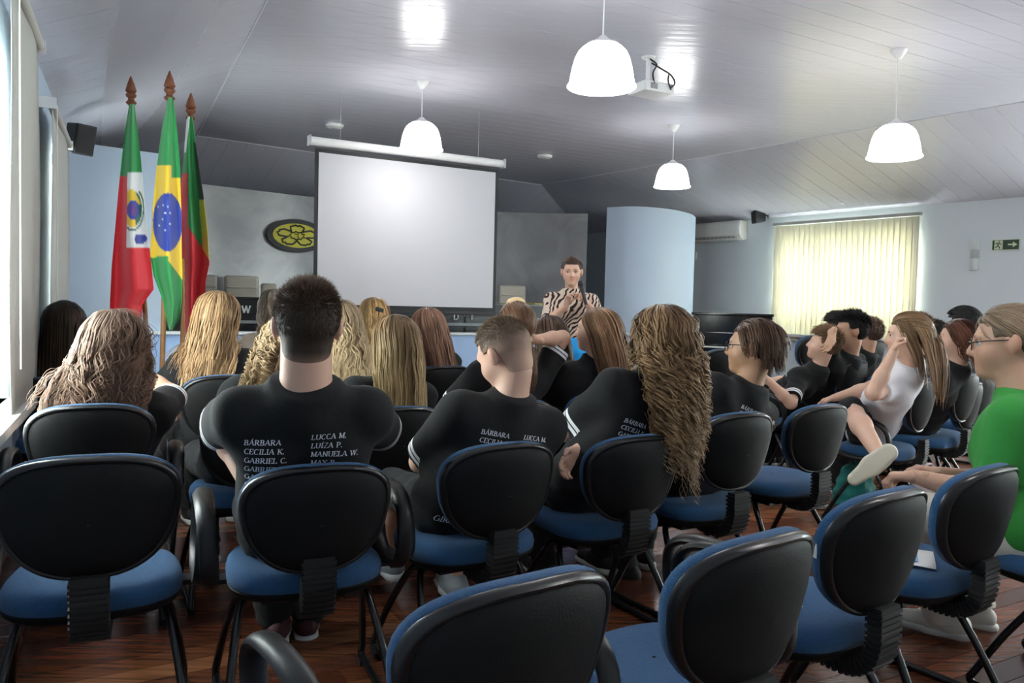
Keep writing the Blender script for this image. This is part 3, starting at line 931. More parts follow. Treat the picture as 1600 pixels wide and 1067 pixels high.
# ---------------- roller blinds on the left wall
def roller(y0, y1, off, zb_, zt_, label):
    p0 = Vector((xl(y0) + off, y0, 0)); p1 = Vector((xl(y1) + off, y1, 0))
    v = p1 - p0; L = v.length; M = basis(p0, v)
    root = empty('roller_blind', (0, 0, 0)); tag(root, label, 'blind', 'cream roller blinds')
    fb = mat('cream_blind_fabric', (.50, .50, .46), rough=.8, noise=(3, .05))
    G = []
    for k in range(9):
        z = zb_ + (zt_ - zb_) * k / 8
        G.append([M @ Vector((L * i / 6, .006 * math.sin(i * 1.3 + k * .7), z)) for i in range(7)])
    o = MB().grid(G).build('fabric', fb, root, smooth=True)
    s = o.modifiers.new('t', 'SOLIDIFY'); s.thickness = .003
    MB().tube([M @ Vector((0, 0, zb_)), M @ Vector((L, 0, zb_))], .016, 8).build('bottom_bar', fb, root, smooth=True)
    MB().tube([M @ Vector((0, 0, zt_)), M @ Vector((L, 0, zt_))], .028, 10).build('roller_tube', fb, root, smooth=True)
    for x in (-.02, L + .02):
        MB().box((x, .03, zt_), (.015, .12, .07), M).build('bracket', M_WHITE, root)
    MB().tube([M @ Vector((.03, -.03, zt_)), M @ Vector((.03, -.03, zb_ + .25))], .0035, 5).build('pull_chain', M_WHITE, root)


roller(3.32, 4.32, .10, .66, 2.55, 'nearest cream roller blind at the left edge, reaching down to the sill')
roller(5.15, 6.55, .085, .70, 2.44, 'farther cream roller blind beside the left loudspeaker')

# ---------------- upright piano near the column
pa, pb = PZ(1076, 10.6, 0), PZ(1200, 10.2, 0)
v = pb - pa; v.z = 0; L = v.length; Mq = basis(z3(pa, 0), v)
pn = empty('upright_piano', (0, 0, 0)); tag(pn, 'black glossy upright piano standing against the pale right wall', 'piano')
gb = mat('black_lacquer', (.008, .008, .009), rough=.12)
MB().box((L / 2, .28, .60), (L, .30, 1.14), Mq).build('body', gb, pn, bevel=.01)
MB().box((L / 2, .26, 1.18), (L + .04, .36, .03), Mq).build('lid', gb, pn, bevel=.006)
MB().box((L / 2, .02, .70), (L, .30, .09), Mq).build('key_bed', gb, pn, bevel=.008)
MB().box((L / 2, .0, .752), (L - .12, .13, .016), Mq).build('keys', mat('ivory', (.75, .74, .68), rough=.3), pn)
MB().box((L / 2, .03, .765), (L - .12, .08, .012), Mq).build('sharps', gb, pn)
MB().box((L / 2, .10, .86), (L - .08, .03, .16), Mq).build('fallboard', gb, pn, bevel=.005)
for x in (.05, L - .05):
    MB().box((x, -.08, .33), (.08, .08, .66), Mq).build('leg', gb, pn, bevel=.008)
for x in (L / 2 - .1, L / 2, L / 2 + .1):
    MB().box((x, .08, .06), (.03, .16, .015), Mq).build('pedal', mat('brass', (.6, .45, .15), rough=.3, metal=1), pn)

# ---------------- flags
def flag(label, d, tip, base, outline, colour, folds, seed):
    """outline: (py, left px, right px) rows of the hanging cloth; colour(u, v, px, py) -> rgb"""
    root = empty('flag_on_pole', (0, 0, 0)); tag(root, label, 'flag', 'flags on wooden poles')
    wood = mat('flagpole_wood', (.36, .17, .06), rough=.4, noise=(30, .15))
    tp = PX(*tip, d); bs = PZ(base[0], base[1], .02)
    MB().tube([bs, tp], .014, 10).build('pole', wood, root, smooth=True)
    ax = (tp - bs).normalized()
    Mf = basis(tp, Vector((1, 0, 0)), ax)
    MB().lathe([(.012, -.02), (.026, -.008), (.030, .0), (.018, .010), (.016, .022), (.026, .030), (.030, .042), (.020, .052), (.026, .056), (.030, .064), (.018, .105), (.003, .145)], n=16, M=Mf).build('finial', mat('turned_brown_wood', (.17, .055, .025), rough=.4), root, smooth=True)
    MB().lathe([(.12, 0), (.12, .02), (.05, .03), (.03, .08), (.022, .10)], c=(bs.x, bs.y, -.0), n=20).build('pole_base', mat('turned_brown_wood'), root, smooth=True)
    NR, NC = 150, 56
    ys = [o[0] for o in outline]; ls = [o[1] for o in outline]; rs = [o[2] for o in outline]
    V = np.zeros((NR * NC, 3)); Cc = np.zeros((NR * NC, 3))
    for i in range(NR):
        v = i / (NR - 1)
        for j in range(NC):
            u = j / (NC - 1)
            py = ys[0] + (ys[-1] - ys[0]) * v
            l = np.interp(py, ys, ls); r = np.interp(py, ys, rs)
            px = l + (r - l) * u
            amp = .010 + .030 * min(1, v * 2.2) * min(1, (r - l) / 45)
            dd = d - .02 + amp * math.sin(folds * 2 * math.pi * u + seed + .5 * math.sin(5 * v + seed)) - .02 * math.sin(math.pi * u)
            p = PX(px, py, dd)
            V[i * NC + j] = p
            Cc[i * NC + j] = colour(u, v, px, py)
    idx = np.arange(NR * NC).reshape(NR, NC)
    F = np.stack([idx[:-1, :-1], idx[1:, :-1], idx[1:, 1:], idx[:-1, 1:]], -1).reshape(-1, 4)
    me = mesh_np('cloth', V, [F]); vcol(me, 'flagprint', Cc)
    o = link('cloth', me, attr_mat('flag_cloth', 'flagprint', rough=.6, sheen=.3), root)
    s = o.modifiers.new('t', 'SOLIDIFY'); s.thickness = .002
    return root


GREEN = (.012, .27, .06); RED = (.74, .016, .03); YEL = (.82, .54, .025); BLUE = (.014, .045, .36); WHT = (.80, .80, .82)


def c_town(u, v, px, py):
    # green above, red left and below, white field with an oval crest
    if py < 272 and px < 198 + (py - 270) * .05: pass
    split = 276 if px < 199 else 269
    if py < split: return GREEN
    xl_ = 199 - (py - 270) * .012
    if px < xl_ or py > 386: return RED
    # white field with the crest
    if ((px - 208) / 6.5) ** 2 + ((py - 328) / 9) ** 2 < 1:
        return (.30, .03, .10) if (int(px * .6) + int(py * .45)) % 3 == 0 else BLUE
    if ((px - 208) / 10) ** 2 + ((py - 328) / 15) ** 2 < 1: return BLUE
    e = ((px - 207) / 16.5) ** 2 + ((py - 326) / 32) ** 2
    if 290 < py < 318 and abs(px - 204) < (py - 288) * .55 and e < .95: return YEL
    if e < .80: return (.02, .16, .07) if px > 212 else YEL
    if e < 1.0: return WHT
    if e < 1.22 and py > 300: return (.02, .13, .06)
    if ((px - 220) / 10) ** 2 + ((py - 373) / 7.5) ** 2 < 1 or (212 < px < 217 and 366 < py < 380): return (.03, .05, .34)
    return WHT


def c_brazil(u, v, px, py):
    cx, cy = 262, 347
    if ((px - cx) / 23) ** 2 + ((py - cy) / 46) ** 2 < 1:
        for (sx, sy) in ((247, 322), (255, 320), (262, 324), (258, 333), (266, 333), (254, 343), (266, 350), (249, 352), (258, 360)):
            if (px - sx) ** 2 + (py - sy) ** 2 < 1.7: return WHT
        return BLUE
    top = 259 if px < 268 else 278
    if py < top: return GREEN
    low = 402 - (px - 236) * .1 if px < 263 else 407 + (px - 263) * 1.35
    if py > low: return GREEN
    return YEL


def c_state(u, v, px, py):
    # tricolour folded: white hem, red strip, green, dark green, red, yellow
    if px < 296.5 - (py - 184) * .11 and py < 238: return WHT
    if px < 293.5 and 270 < py < 405: return RED
    diag = 350 + (px - 292) * 1.6
    if py > diag:
        if px < 288.5 or (py > 488 - (px - 302) * 1.2 and px > 296 and py > 478): return YEL
        return RED
    if px > 303.5 + (py - 235) * .10 and py < 313 and py > 222: return (.006, .03, .015)
    if px > 311 + (py - 313) * .07 and py >= 313: return (.72, .60, .04)
    return GREEN


flag('red, green and white municipal flag with a crest, leftmost of the three', 4.55, (205, 160), (246, 4.75),
     [(162, 202, 210), (200, 196, 214), (250, 190, 220), (300, 185, 224), (360, 180, 230), (420, 174.5, 237), (452, 173, 240), (476, 172, 222), (530, 172, 221), (600, 176, 219)], c_town, 1.3, .3)
flag('green and yellow national flag with starry blue disc, middle of the three', 4.35, (265, 153), (247, 4.45),
     [(152, 262, 270), (200, 253, 276), (260, 245, 281), (330, 238, 283), (400, 235, 284), (430, 240, 285), (470, 255, 284), (500, 260, 279), (516, 264, 270)], c_brazil, 1.2, 1.2)
flag('green, red and yellow state flag with white hem, rightmost of the three', 4.75, (298, 184), (276, 4.85),
     [(182, 292, 301), (230, 288, 307), (300, 282, 317), (360, 283, 324), (412, 284, 327), (440, 286, 321), (500, 288, 320), (525, 290, 300)], c_state, 1.4, 2.0)
# ================================================================== OFFICE CHAIRS
M_FAB = mat('blue_upholstery', (.016, .085, .205), rough=.9, sheen=.12, noise=(180, .28), bump=(420, .5))
M_SHELL = mat('black_shell_plastic', (.010, .010, .0105), rough=.62, spec=.16, bump=(260, .12))
M_RIM = mat('black_glossy_edge', (.010, .010, .011), rough=.30, spec=.5)
M_TUBE = mat('black_enamelled_tube', (.010, .010, .011), rough=.22)
M_ARM = mat('black_polyurethane', (.010, .010, .011), rough=.40, spec=.4)
M_RUB = mat('black_rubber', (.012, .012, .012), rough=.6)


def superring(a, b, e, n, taper=0.0):
    out = []
    for k in range(n):
        t = 2 * math.pi * k / n
        c, s = math.cos(t), math.sin(t)
        x = a * abs(c) ** (2 / e) * (1 if c >= 0 else -1)
        z = b * abs(s) ** (2 / e) * (1 if s >= 0 else -1)
        x *= 1 + taper * (z / b)
        out.append((x, z))
    return out


BW_, BH_ = .205, .158          # half width / half height of the backrest


def back_profile(rings, n=48):
    """rings: (scale, y) -> closed shell of rings around the backrest plane, curved to wrap the sitter"""
    G = []
    for (s, y) in rings:
        row = []
        for (x, z) in superring(BW_, BH_, 2.55, n, .13):
            X, Z = x * s, z * s
            yy = y + .9 * X * X - .10 * Z * Z * 2
            row.append(Vector((X, yy, Z)))
        G.append(row)
    return G


def make_chair_parts():
    """all meshes in chair coordinates: seat centre over the origin, facing +Y"""
    P = {}
    # backrest: blue cushion on the front, moulded black shell behind
    cush = [(.02, .034), (.5, .036), (.8, .035), (.92, .030), (.985, .020), (1.005, .006), (1.0, -.008), (.97, -.012)]
    mb = MB(); mb.grid([r for r in back_profile(cush)], wrap=True)
    P['cushion'] = mb
    rim = [(.97, .0), (1.0, -.004), (1.008, -.012), (1.0, -.021), (.975, -.027), (.945, -.0275), (.925, -.0255), (.92, -.022)]
    mb = MB(); mb.grid([r for r in back_profile(rim)], wrap=True)
    mb.f = [tuple(reversed(f)) for f in mb.f]
    P['edge_rim'] = mb
    shell = [(.93, -.022), (.915, -.0258), (.85, -.034), (.7, -.043), (.45, -.050), (.2, -.053), (.01, -.054)]
    mb = MB(); mb.grid([r for r in back_profile(shell)], wrap=True)
    mb.f = [tuple(reversed(f)) for f in mb.f]
    P['back_shell'] = mb
    # seat
    def seat_rings(rs, n=48):
        G = []
        for (s, z) in rs:
            row = []
            for (x, y) in superring(.222, .205, 3.0, n, -.06):
                X, Y = x * s, y * s
                row.append(Vector((X, Y, z - .16 * max(0, Y - .10) ** 2 * 10 * s + .10 * X * X)))
            G.append(row)
        return G
    sc_ = [(.02, .462), (.5, .464), (.8, .462), (.93, .455), (.99, .440), (1.01, .422), (1.0, .405), (.96, .396)]
    mb = MB(); mb.grid(seat_rings(sc_), wrap=True); mb.f = [tuple(reversed(f)) for f in mb.f]
    P['seat'] = mb
    sp = [(.97, .405), (1.0, .399), (.99, .388), (.93, .376), (.7, .366), (.02, .362)]
    mb = MB(); mb.grid(seat_rings(sp), wrap=True); mb.f = [tuple(reversed(f)) for f in mb.f]
    P['seat_pan'] = mb
    # ribbed spine between the seat and the backrest
    mb = MB()
    path = smooth_path([(0, -.10, .355), (0, -.19, .352), (0, -.243, .375), (0, -.262, .43), (0, -.262, .475), (0, -.262, .52)], 6)
    n = len(path)
    L = [0]
    for i in range(1, n): L.append(L[-1] + (path[i] - path[i - 1]).length)
    ribs = 19
    for k in range(ribs):
        s0 = L[-1] * k / ribs
        i = max(j for j in range(n) if L[j] <= s0 + 1e-9); i = min(i, n - 2)
        t = (s0 - L[i]) / (L[i + 1] - L[i])
        p = path[i].lerp(path[i + 1], t); d = (path[i + 1] - path[i]).normalized()
        M = basis(p, Vector((1, 0, 0)), d)
        w = .094; h = .044
        mb.box((0, 0, 0), (w, h, .009), M)
        mb.box((0, 0, .007), (w * .90, h * .80, .016), M)
    P['spine'] = mb
    # frame: two sled legs joined under the seat
    for sgn in (-1, 1):
        mb = MB()
        x1 = .235
        pts = [(sgn * .10, -.02, .350), (sgn * .15, -.0, .350), (sgn * .185, .02, .335), (sgn * .215, .11, .20), (sgn * x1, .185, .06), (sgn * x1, .20, .028), (sgn * x1, .17, .013),
               (sgn * x1, .0, .013), (sgn * x1, -.20, .013), (sgn * x1, -.225, .026), (sgn * x1, -.215, .055), (sgn * .215, -.14, .20), (sgn * .185, -.055, .335), (sgn * .15, -.035, .350), (sgn * .10, -.03, .350)]
        mb.tube(smooth_path(pts, 4), .0125, 8)
        P['sled_leg%d' % sgn] = mb
    mb = MB(); mb.box((0, -.02, .352), (.26, .14, .022)); mb.box((0, -.02, .36), (.12, .22, .014))
    P['mounting_plate'] = mb
    for sgn in (-1, 1):                                             # closed-loop armrests
        mb = MB()
        x = sgn * .280
        lp = []
        for k in range(32):
            t = 2 * math.pi * k / 32
            c, s = math.cos(t), math.sin(t)
            y = .165 * abs(c) ** .75 * (1 if c >= 0 else -1)
            z = .115 * abs(s) ** .75 * (1 if s >= 0 else -1)
            lp.append(Vector((x + sgn * .008 * s, y + .015 + .02 * s, .525 + z)))
        mb.tube(lp, .02, 10, closed=True, flat=(.014, .026))
        P['armrest%d' % sgn] = mb
        mb = MB(); mb.box((sgn * .225, -.0, .40), (.13, .06, .014)); mb.box((sgn * .278, -.0, .405), (.016, .06, .04))
        P['arm_bracket%d' % sgn] = mb
    mb = MB(); mb.box((0, 0, .008), (.032, .05, .016)); P['feet'] = mb
    return P


_CP = make_chair_parts()
CM = {k: v.mesh(k.rstrip('-1'), True) for k, v in _CP.items()}
for k, me in CM.items():
    if k.startswith(('spine', 'mounting', 'arm_br', 'feet')):
        me.polygons.foreach_set('use_smooth', [False] * len(me.polygons))
    else:
        try: me.set_sharp_from_angle(angle=math.radians(50))
        except Exception: pass
_MM = {'cushion': M_FAB, 'back_shell': M_SHELL, 'edge_rim': M_RIM, 'seat': M_FAB, 'seat_pan': M_SHELL, 'spine': M_RUB, 'mounting_plate': M_TUBE}
for k, me in CM.items():
    for kk, mm in _MM.items():
        if k == kk: me.materials.append(mm)
    if k.startswith('sled'): me.materials.append(M_TUBE)
    if k.startswith(('armrest', 'arm_br')): me.materials.append(M_ARM)
    if k.startswith('feet'): me.materials.append(M_RUB)
TILT = math.radians(11)
CHAIRS = {}
M_STICK = mat('paper_sticker', (.62, .64, .62), rough=.6)


def chair(key, top, d, face, label, arms='', group=None, size=1.0, sticker=False, at=None, tilt=0.0, lift=None):
    """top: pixel of the middle of the backrest's upper edge, d its depth; face: degrees turned left"""
    rz = math.radians(face)
    fw = Vector((-math.sin(rz), math.cos(rz), 0))
    if at is None:
        t = PX(*top, d)
        pos = Vector((t.x, t.y, 0)) + fw * .29
        zc = t.z - BH_ * size * .98
    else:
        pos = Vector((at[0], at[1], 0)); zc = lift or .655
    root = empty('office_chair', pos, rz)
    tag(root, label, 'chair', group or 'blue and black office chairs')
    def put(nm, k, loc=(0, 0, 0), rot=(0, 0, 0), s=(1, 1, 1), par=root):
        o = bpy.data.objects.new(nm, CM[k]); COL.objects.link(o); o.parent = par
        o.location = loc; o.rotation_euler = rot; o.scale = s
        return o
    br = put('backrest', 'cushion', (0, -.245, zc), (TILT + tilt, 0, 0), (size, 1, size))
    sh = put('back_shell', 'back_shell', (0, -.245, zc), (TILT + tilt, 0, 0), (size, 1, size))
    put('edge_rim', 'edge_rim', (0, -.245, zc), (TILT + tilt, 0, 0), (size, 1, size))
    put('seat', 'seat'); put('seat_pan', 'seat_pan')
    put('spine', 'spine', (0, 0, 0), (0, 0, 0), (1, 1, 1))
    put('mounting_plate', 'mounting_plate')
    for sg in (-1, 1):
        lg = put('sled_leg', 'sled_leg%d' % sg)
        for yy in (.17, -.195): put('rubber_foot', 'feet', (sg * .235, yy, 0), par=lg)
        if (sg == -1 and 'L' in arms) or (sg == 1 and 'R' in arms):
            ar = put('armrest', 'armrest%d' % sg)
            put('arm_bracket', 'arm_bracket%d' % sg, par=ar)
    if sticker:
        MBs = MB().box((0, 0, 0), (.045, .002, .035)); o = MBs.build('sticker', M_STICK, root)
        o.location = (-BW_ * .97, -.245 + .058, zc + .02); o.rotation_euler = (0, 0, math.radians(62))
    CHAIRS[key] = (pos, rz)
    return root


R1 = 30.0
chair('A', (138, 713), 1.98, 24, 'large black-backed office chair at the lower left corner, empty, blue seat behind it lit', arms='LR', size=1.04)
chair('B', (503, 727), 2.18, 24, 'office chair carrying the boy with cropped dark hair, armrest loops on both sides', arms='LR')
chair('C', (797, 693), 2.50, 33, 'office chair under the boy with shaved sides, its blue rim showing at the left', arms='L')
chair('D', (1007, 681), 2.80, 31, 'office chair under the girl with long curly hair')
chair('E', (1168, 645), 3.10, 33, 'office chair under the boy with glasses, white sticker on its blue edge', sticker=True)
chair('F', (1297, 632), 3.55, 35, 'empty office chair with bright blue seat in the aisle, right of the boy with glasses')
# near row, lower right
chair('G', (836, 906), 1.24, 36, 'nearest empty office chair at the bottom edge, armrest at its left', arms='L')
chair('H', (1208, 838), 1.52, 37, 'empty office chair in the near row with a big armrest loop on its left', arms='LR')
chair('I', (1408, 767), 1.92, 36, 'empty office chair with a sticker on its edge and a paper on its seat', arms='L', sticker=True)
chair('J', (1564, 729), 2.32, 36, 'empty office chair in front of the woman in green, white papers on its seat')
# ================================================================== PEOPLE: signed-distance bodies turned into one smooth mesh
def V3(*a): return np.array(a, dtype=np.float64)


def nrm(v):
    return v / (np.linalg.norm(v) + 1e-12)


def cone(a, b, ra, rb, k=.03, cut=None):
    return dict(t='c', a=np.array(a, float), b=np.array(b, float), ra=ra, rb=rb, k=k, cut=cut)


def ell(c, r, R=None, k=.03, sub=False):
    return dict(t='e', a=np.array(c, float), r=np.array(r, float), R=np.eye(3) if R is None else R, k=k, sub=sub, cut=None)


def ev(p, X, Y, Z):
    if p['t'] == 'c':
        a, b = p['a'], p['b']
        ba = b - a; L2 = float(ba @ ba) + 1e-12
        x, y, z = X - a[0], Y - a[1], Z - a[2]
        t = np.clip((x * ba[0] + y * ba[1] + z * ba[2]) / L2, 0, 1)
        d = np.sqrt((x - t * ba[0]) ** 2 + (y - t * ba[1]) ** 2 + (z - t * ba[2]) ** 2) - (p['ra'] + (p['rb'] - p['ra']) * t)
    else:
        c, r, R = p['a'], p['r'], p['R']
        x, y, z = X - c[0], Y - c[1], Z - c[2]
        u = x * R[0, 0] + y * R[1, 0] + z * R[2, 0]
        v = x * R[0, 1] + y * R[1, 1] + z * R[2, 1]
        w = x * R[0, 2] + y * R[1, 2] + z * R[2, 2]
        k0 = np.sqrt((u / r[0]) ** 2 + (v / r[1]) ** 2 + (w / r[2]) ** 2)
        k1 = np.sqrt((u / r[0] ** 2) ** 2 + (v / r[1] ** 2) ** 2 + (w / r[2] ** 2) ** 2) + 1e-9
        d = k0 * (k0 - 1) / k1
    if p['cut'] is not None:
        for (q, n) in p['cut']:
            d = np.maximum(d, (X - q[0]) * n[0] + (Y - q[1]) * n[1] + (Z - q[2]) * n[2])
    return d


def bbox(p, pad):
    if p['t'] == 'c':
        lo = np.minimum(p['a'] - p['ra'], p['b'] - p['rb']); hi = np.maximum(p['a'] + p['ra'], p['b'] + p['rb'])
    else:
        m_ = p['r'].max(); lo = p['a'] - m_; hi = p['a'] + m_
    return lo - pad, hi + pad


def field(prims, h, fold=0.0, gcut=None, seed=0, subs=()):
    pad = .055
    B = [bbox(p, .02) for p in prims]
    lo = np.min([b[0] for b in B], 0) - .02; hi = np.max([b[1] for b in B], 0) + .02
    n = np.ceil((hi - lo) / h).astype(int) + 1
    ax = [lo[i] + h * np.arange(n[i]) for i in range(3)]
    val = np.full(n, .06, np.float32)
    for p in list(prims) + list(subs):
        l, u = bbox(p, pad)
        s = [slice(max(0, int((l[i] - lo[i]) / h)), min(n[i], int((u[i] - lo[i]) / h) + 2)) for i in range(3)]
        if any(q.stop <= q.start for q in s): continue
        d = ev(p, ax[0][s[0]][:, None, None], ax[1][s[1]][None, :, None], ax[2][s[2]][None, None, :])
        v = val[tuple(s)]
        k = p['k']
        if p.get('sub'):
            d = -d
            hh = np.maximum(k - np.abs(v - d), 0) / k
            val[tuple(s)] = np.maximum(v, d) + hh * hh * k * .25
        else:
            hh = np.maximum(k - np.abs(v - d), 0) / k
            val[tuple(s)] = np.minimum(v, d) - hh * hh * k * .25
    X, Y, Z = ax[0][:, None, None], ax[1][None, :, None], ax[2][None, None, :]
    if fold:
        r = np.random.default_rng(seed)
        w = 0
        for _ in range(6):
            kx, ky, kz = r.normal(0, 22), r.normal(0, 22), r.normal(0, 34)
            w = w + np.sin(kx * X + ky * Y + kz * Z + r.uniform(0, 6) + 1.6 * np.sin(r.normal(0, 9) * X + r.normal(0, 9) * Z + r.uniform(0, 6)))
        val = val + (fold / 2.4 * w).astype(np.float32)
    if gcut:
        for (q, nn) in gcut:
            val = np.maximum(val, ((X - q[0]) * nn[0] + (Y - q[1]) * nn[1] + (Z - q[2]) * nn[2]).astype(np.float32))
    return val, lo


CORN = np.array([(i, j, k) for i in (0, 1) for j in (0, 1) for k in (0, 1)])
EDG = [(0, 4), (1, 5), (2, 6), (3, 7), (0, 2), (1, 3), (4, 6), (5, 7), (0, 1), (2, 3), (4, 5), (6, 7)]


def surface_net(val, lo, h):
    val = np.pad(val, 1, constant_values=.06); lo = lo - h
    s = val < 0
    c = np.zeros(tuple(q - 1 for q in val.shape), np.int8)
    n0, n1, n2 = c.shape
    for (i, j, k) in CORN: c += s[i:i + n0, j:j + n1, k:k + n2]
    act = (c > 0) & (c < 8)
    ac = np.argwhere(act)
    idx = np.full(c.shape, -1, np.int32); idx[act] = np.arange(len(ac))
    cv = np.stack([val[ac[:, 0] + i, ac[:, 1] + j, ac[:, 2] + k] for (i, j, k) in CORN], 1)
    P = np.zeros((len(ac), 3)); W = np.zeros(len(ac))
    for (a, b) in EDG:
        va, vb = cv[:, a], cv[:, b]
        mk = (va < 0) != (vb < 0)
        t = np.where(mk, va / np.where(mk, va - vb, 1), 0)
        p = CORN[a] + t[:, None] * (CORN[b] - CORN[a])
        P += p * mk[:, None]; W += mk
    P = (ac + P / W[:, None]) * h + lo
    F = []
    for ax_ in range(3):
        o = [q for q in range(3) if q != ax_]
        sl0 = [slice(None)] * 3; sl1 = [slice(None)] * 3
        sl0[ax_] = slice(0, -1); sl1[ax_] = slice(1, None)
        a, b = s[tuple(sl0)], s[tuple(sl1)]
        e = np.argwhere(a != b)
        e = e[(e[:, o[0]] > 0) & (e[:, o[1]] > 0) & (e[:, o[0]] < s.shape[o[0]] - 1) & (e[:, o[1]] < s.shape[o[1]] - 1)]
        q = []
        for (da, db) in ((0, 0), (1, 0), (1, 1), (0, 1)):
            x = e.copy(); x[:, o[0]] -= da; x[:, o[1]] -= db
            q.append(idx[x[:, 0], x[:, 1], x[:, 2]])
        q = np.stack(q, 1)
        ins = a[e[:, 0], e[:, 1], e[:, 2]]
        flip = ins if ax_ != 1 else ~ins
        q[~flip] = q[~flip][:, ::-1]
        F.append(q)
    return P, np.concatenate(F)


def sdf_pts(prims, P):
    d = np.full(len(P), 9.0)
    for p in prims:
        d = np.minimum(d, ev(p, P[:, 0], P[:, 1], P[:, 2]))
    return d


def sdf_grad(prims, P):
    e = 2e-3
    d = sdf_pts(prims, P)
    g = np.stack([sdf_pts(prims, P + np.eye(3)[i] * e) - d for i in range(3)], 1)
    return d, g / (np.linalg.norm(g, axis=1)[:, None] + 1e-9)


def rot_ypr(yaw, pitch, roll):
    """head turn: yaw left+, pitch up+, roll to the right+ (degrees)"""
    y, p, r = (math.radians(a) for a in (yaw, pitch, roll))
    Rz = np.array([[math.cos(y), -math.sin(y), 0], [math.sin(y), math.cos(y), 0], [0, 0, 1]])
    Rx = np.array([[1, 0, 0], [0, math.cos(p), -math.sin(p)], [0, math.sin(p), math.cos(p)]])
    Ry = np.array([[math.cos(r), 0, math.sin(r)], [0, 1, 0], [-math.sin(r), 0, math.cos(r)]])
    return Rz @ Rx @ Ry


def ik(a, c, l1, l2, pole):
    """middle joint between a and c"""
    v = c - a; D = np.linalg.norm(v)
    if D > l1 + l2 - .005:
        c = a + v / D * (l1 + l2 - .005); v = c - a; D = np.linalg.norm(v)
    u = v / D
    x = (l1 * l1 - l2 * l2 + D * D) / (2 * D)
    hgt = math.sqrt(max(l1 * l1 - x * x, 0))
    q = np.array(pole, float); q = q - u * (q @ u)
    return a + u * x + nrm(q) * hgt, c


def head_prims(H, R, s, ears=True):
    def w(p): return H + R @ (np.array(p, float) * s)
    E = lambda c, r, k=.02: ell(w(c), np.array(r) * s, R, k * s)
    P = [E((0, -.012, .028), (.0755, .096, .087), .03),
         E((0, .028, -.040), (.057, .062, .068), .035),
         E((0, .070, -.088), (.024, .020, .020), .03),
         E((.030, .050, -.030), (.034, .036, .034), .03), E((-.030, .050, -.030), (.034, .036, .034), .03),
         cone(w((-.036, .073, .022)), w((.036, .073, .022)), .016 * s, .016 * s, .02 * s),
         cone(w((0, .087, .010)), w((0, .104, -.026)), .0085 * s, .0125 * s, .012 * s),
         cone(w((-.012, .092, -.030)), w((.012, .092, -.030)), .0085 * s, .0085 * s, .008 * s),
         cone(w((-.017, .083, -.055)), w((.017, .083, -.055)), .0085 * s, .0085 * s, .008 * s),
         cone(w((-.013, .081, -.066)), w((.013, .081, -.066)), .009 * s, .009 * s, .008 * s)]
    if ears:
        for sg in (-1, 1):
            P.append(E((sg * .079, -.012, -.004), (.010, .019, .031), .008))
            P.append(E((sg * .086, -.020, .004), (.008, .013, .024), .008))
    S = []
    for sg in (-1, 1):
        S.append(dict(E((sg * .033, .092, .002), (.017, .014, .010), .02), sub=True))
    return P, S


def hand_prims(wr, dirv, palm, s=.9, curl=.5, spread=1.0, left=False, point=False):
    """wrist point, finger direction, palm normal (side the fingers curl towards)"""
    d = nrm(np.array(dirv, float)); pn = np.array(palm, float); pn = nrm(pn - d * (pn @ d))
    sd = np.cross(d, pn)                                  # towards the little finger or thumb
    th = -sd if left else sd                              # thumb side
    P = [cone(wr - d * .03 * s, wr + d * .012 * s, .023 * s, .022 * s, .02)]
    for o, r in ((-.024, .0135), (0, .015), (.022, .0145)):
        P.append(cone(wr + d * .02 * s + th * o * .7 * s, wr + d * .080 * s + th * o * s, .014 * s, r * s, .018))
    ln = [(.030, .072), (.010, .082), (-.010, .076), (-.029, .060)]
    for q, (o, L) in enumerate(ln):
        c = curl * (1 + .12 * q) if not (point and q == 0) else .1
        b = wr + d * (.088 - abs(o - .005) * .35) * s + th * o * s
        dv = nrm(d + th * o * 2.2 * spread)
        a1 = c * .9
        seg = [L * .46 * s, L * .31 * s, L * .25 * s]
        r = .0088 * s
        an = 0
        for j in range(3):
            an += a1 if j else a1 * .8
            dd = dv * math.cos(an) + pn * math.sin(an)
            e = b + dd * seg[j]
            P.append(cone(b, e, r * (1 - .08 * j), r * (1 - .08 * (j + 1)), .006))
            b = e
    b = wr + d * .028 * s + th * .026 * s
    t1 = nrm(d * .75 + th * .75 + pn * .35)
    e = b + t1 * .040 * s; P.append(cone(b, e, .0125 * s, .0105 * s, .012))
    t2 = nrm(d * .95 + th * .25 + pn * (.25 + curl * .5))
    e2 = e + t2 * .032 * s; P.append(cone(e, e2, .0102 * s, .0085 * s, .006))
    return P


M_SKIN = {}


def skin(tone):
    key = 'skin_%d' % int(sum(c * 1000 for c in tone))
    if key not in M_SKIN:
        mt = attr_mat(key, 'skin', rough=.48, spec=.4, sss=.12, bump=(180, .05))
        M_SKIN[key] = mt
    return M_SKIN[key]


LIGHT = (.62, .36, .25); FAIR = (.68, .42, .31); TAN = (.48, .27, .16); BROWN_SK = (.17, .085, .05)
M_HAIR = attr_mat('hair_strands', 'hc', rough=.36, spec=.30)
M_HAIR.node_tree.nodes['Principled BSDF'].inputs['Specular Tint'].default_value = (1.0, .74, .5, 1)
M_HAIR2 = attr_mat('cropped_hair', 'hc', rough=.55, spec=.35)


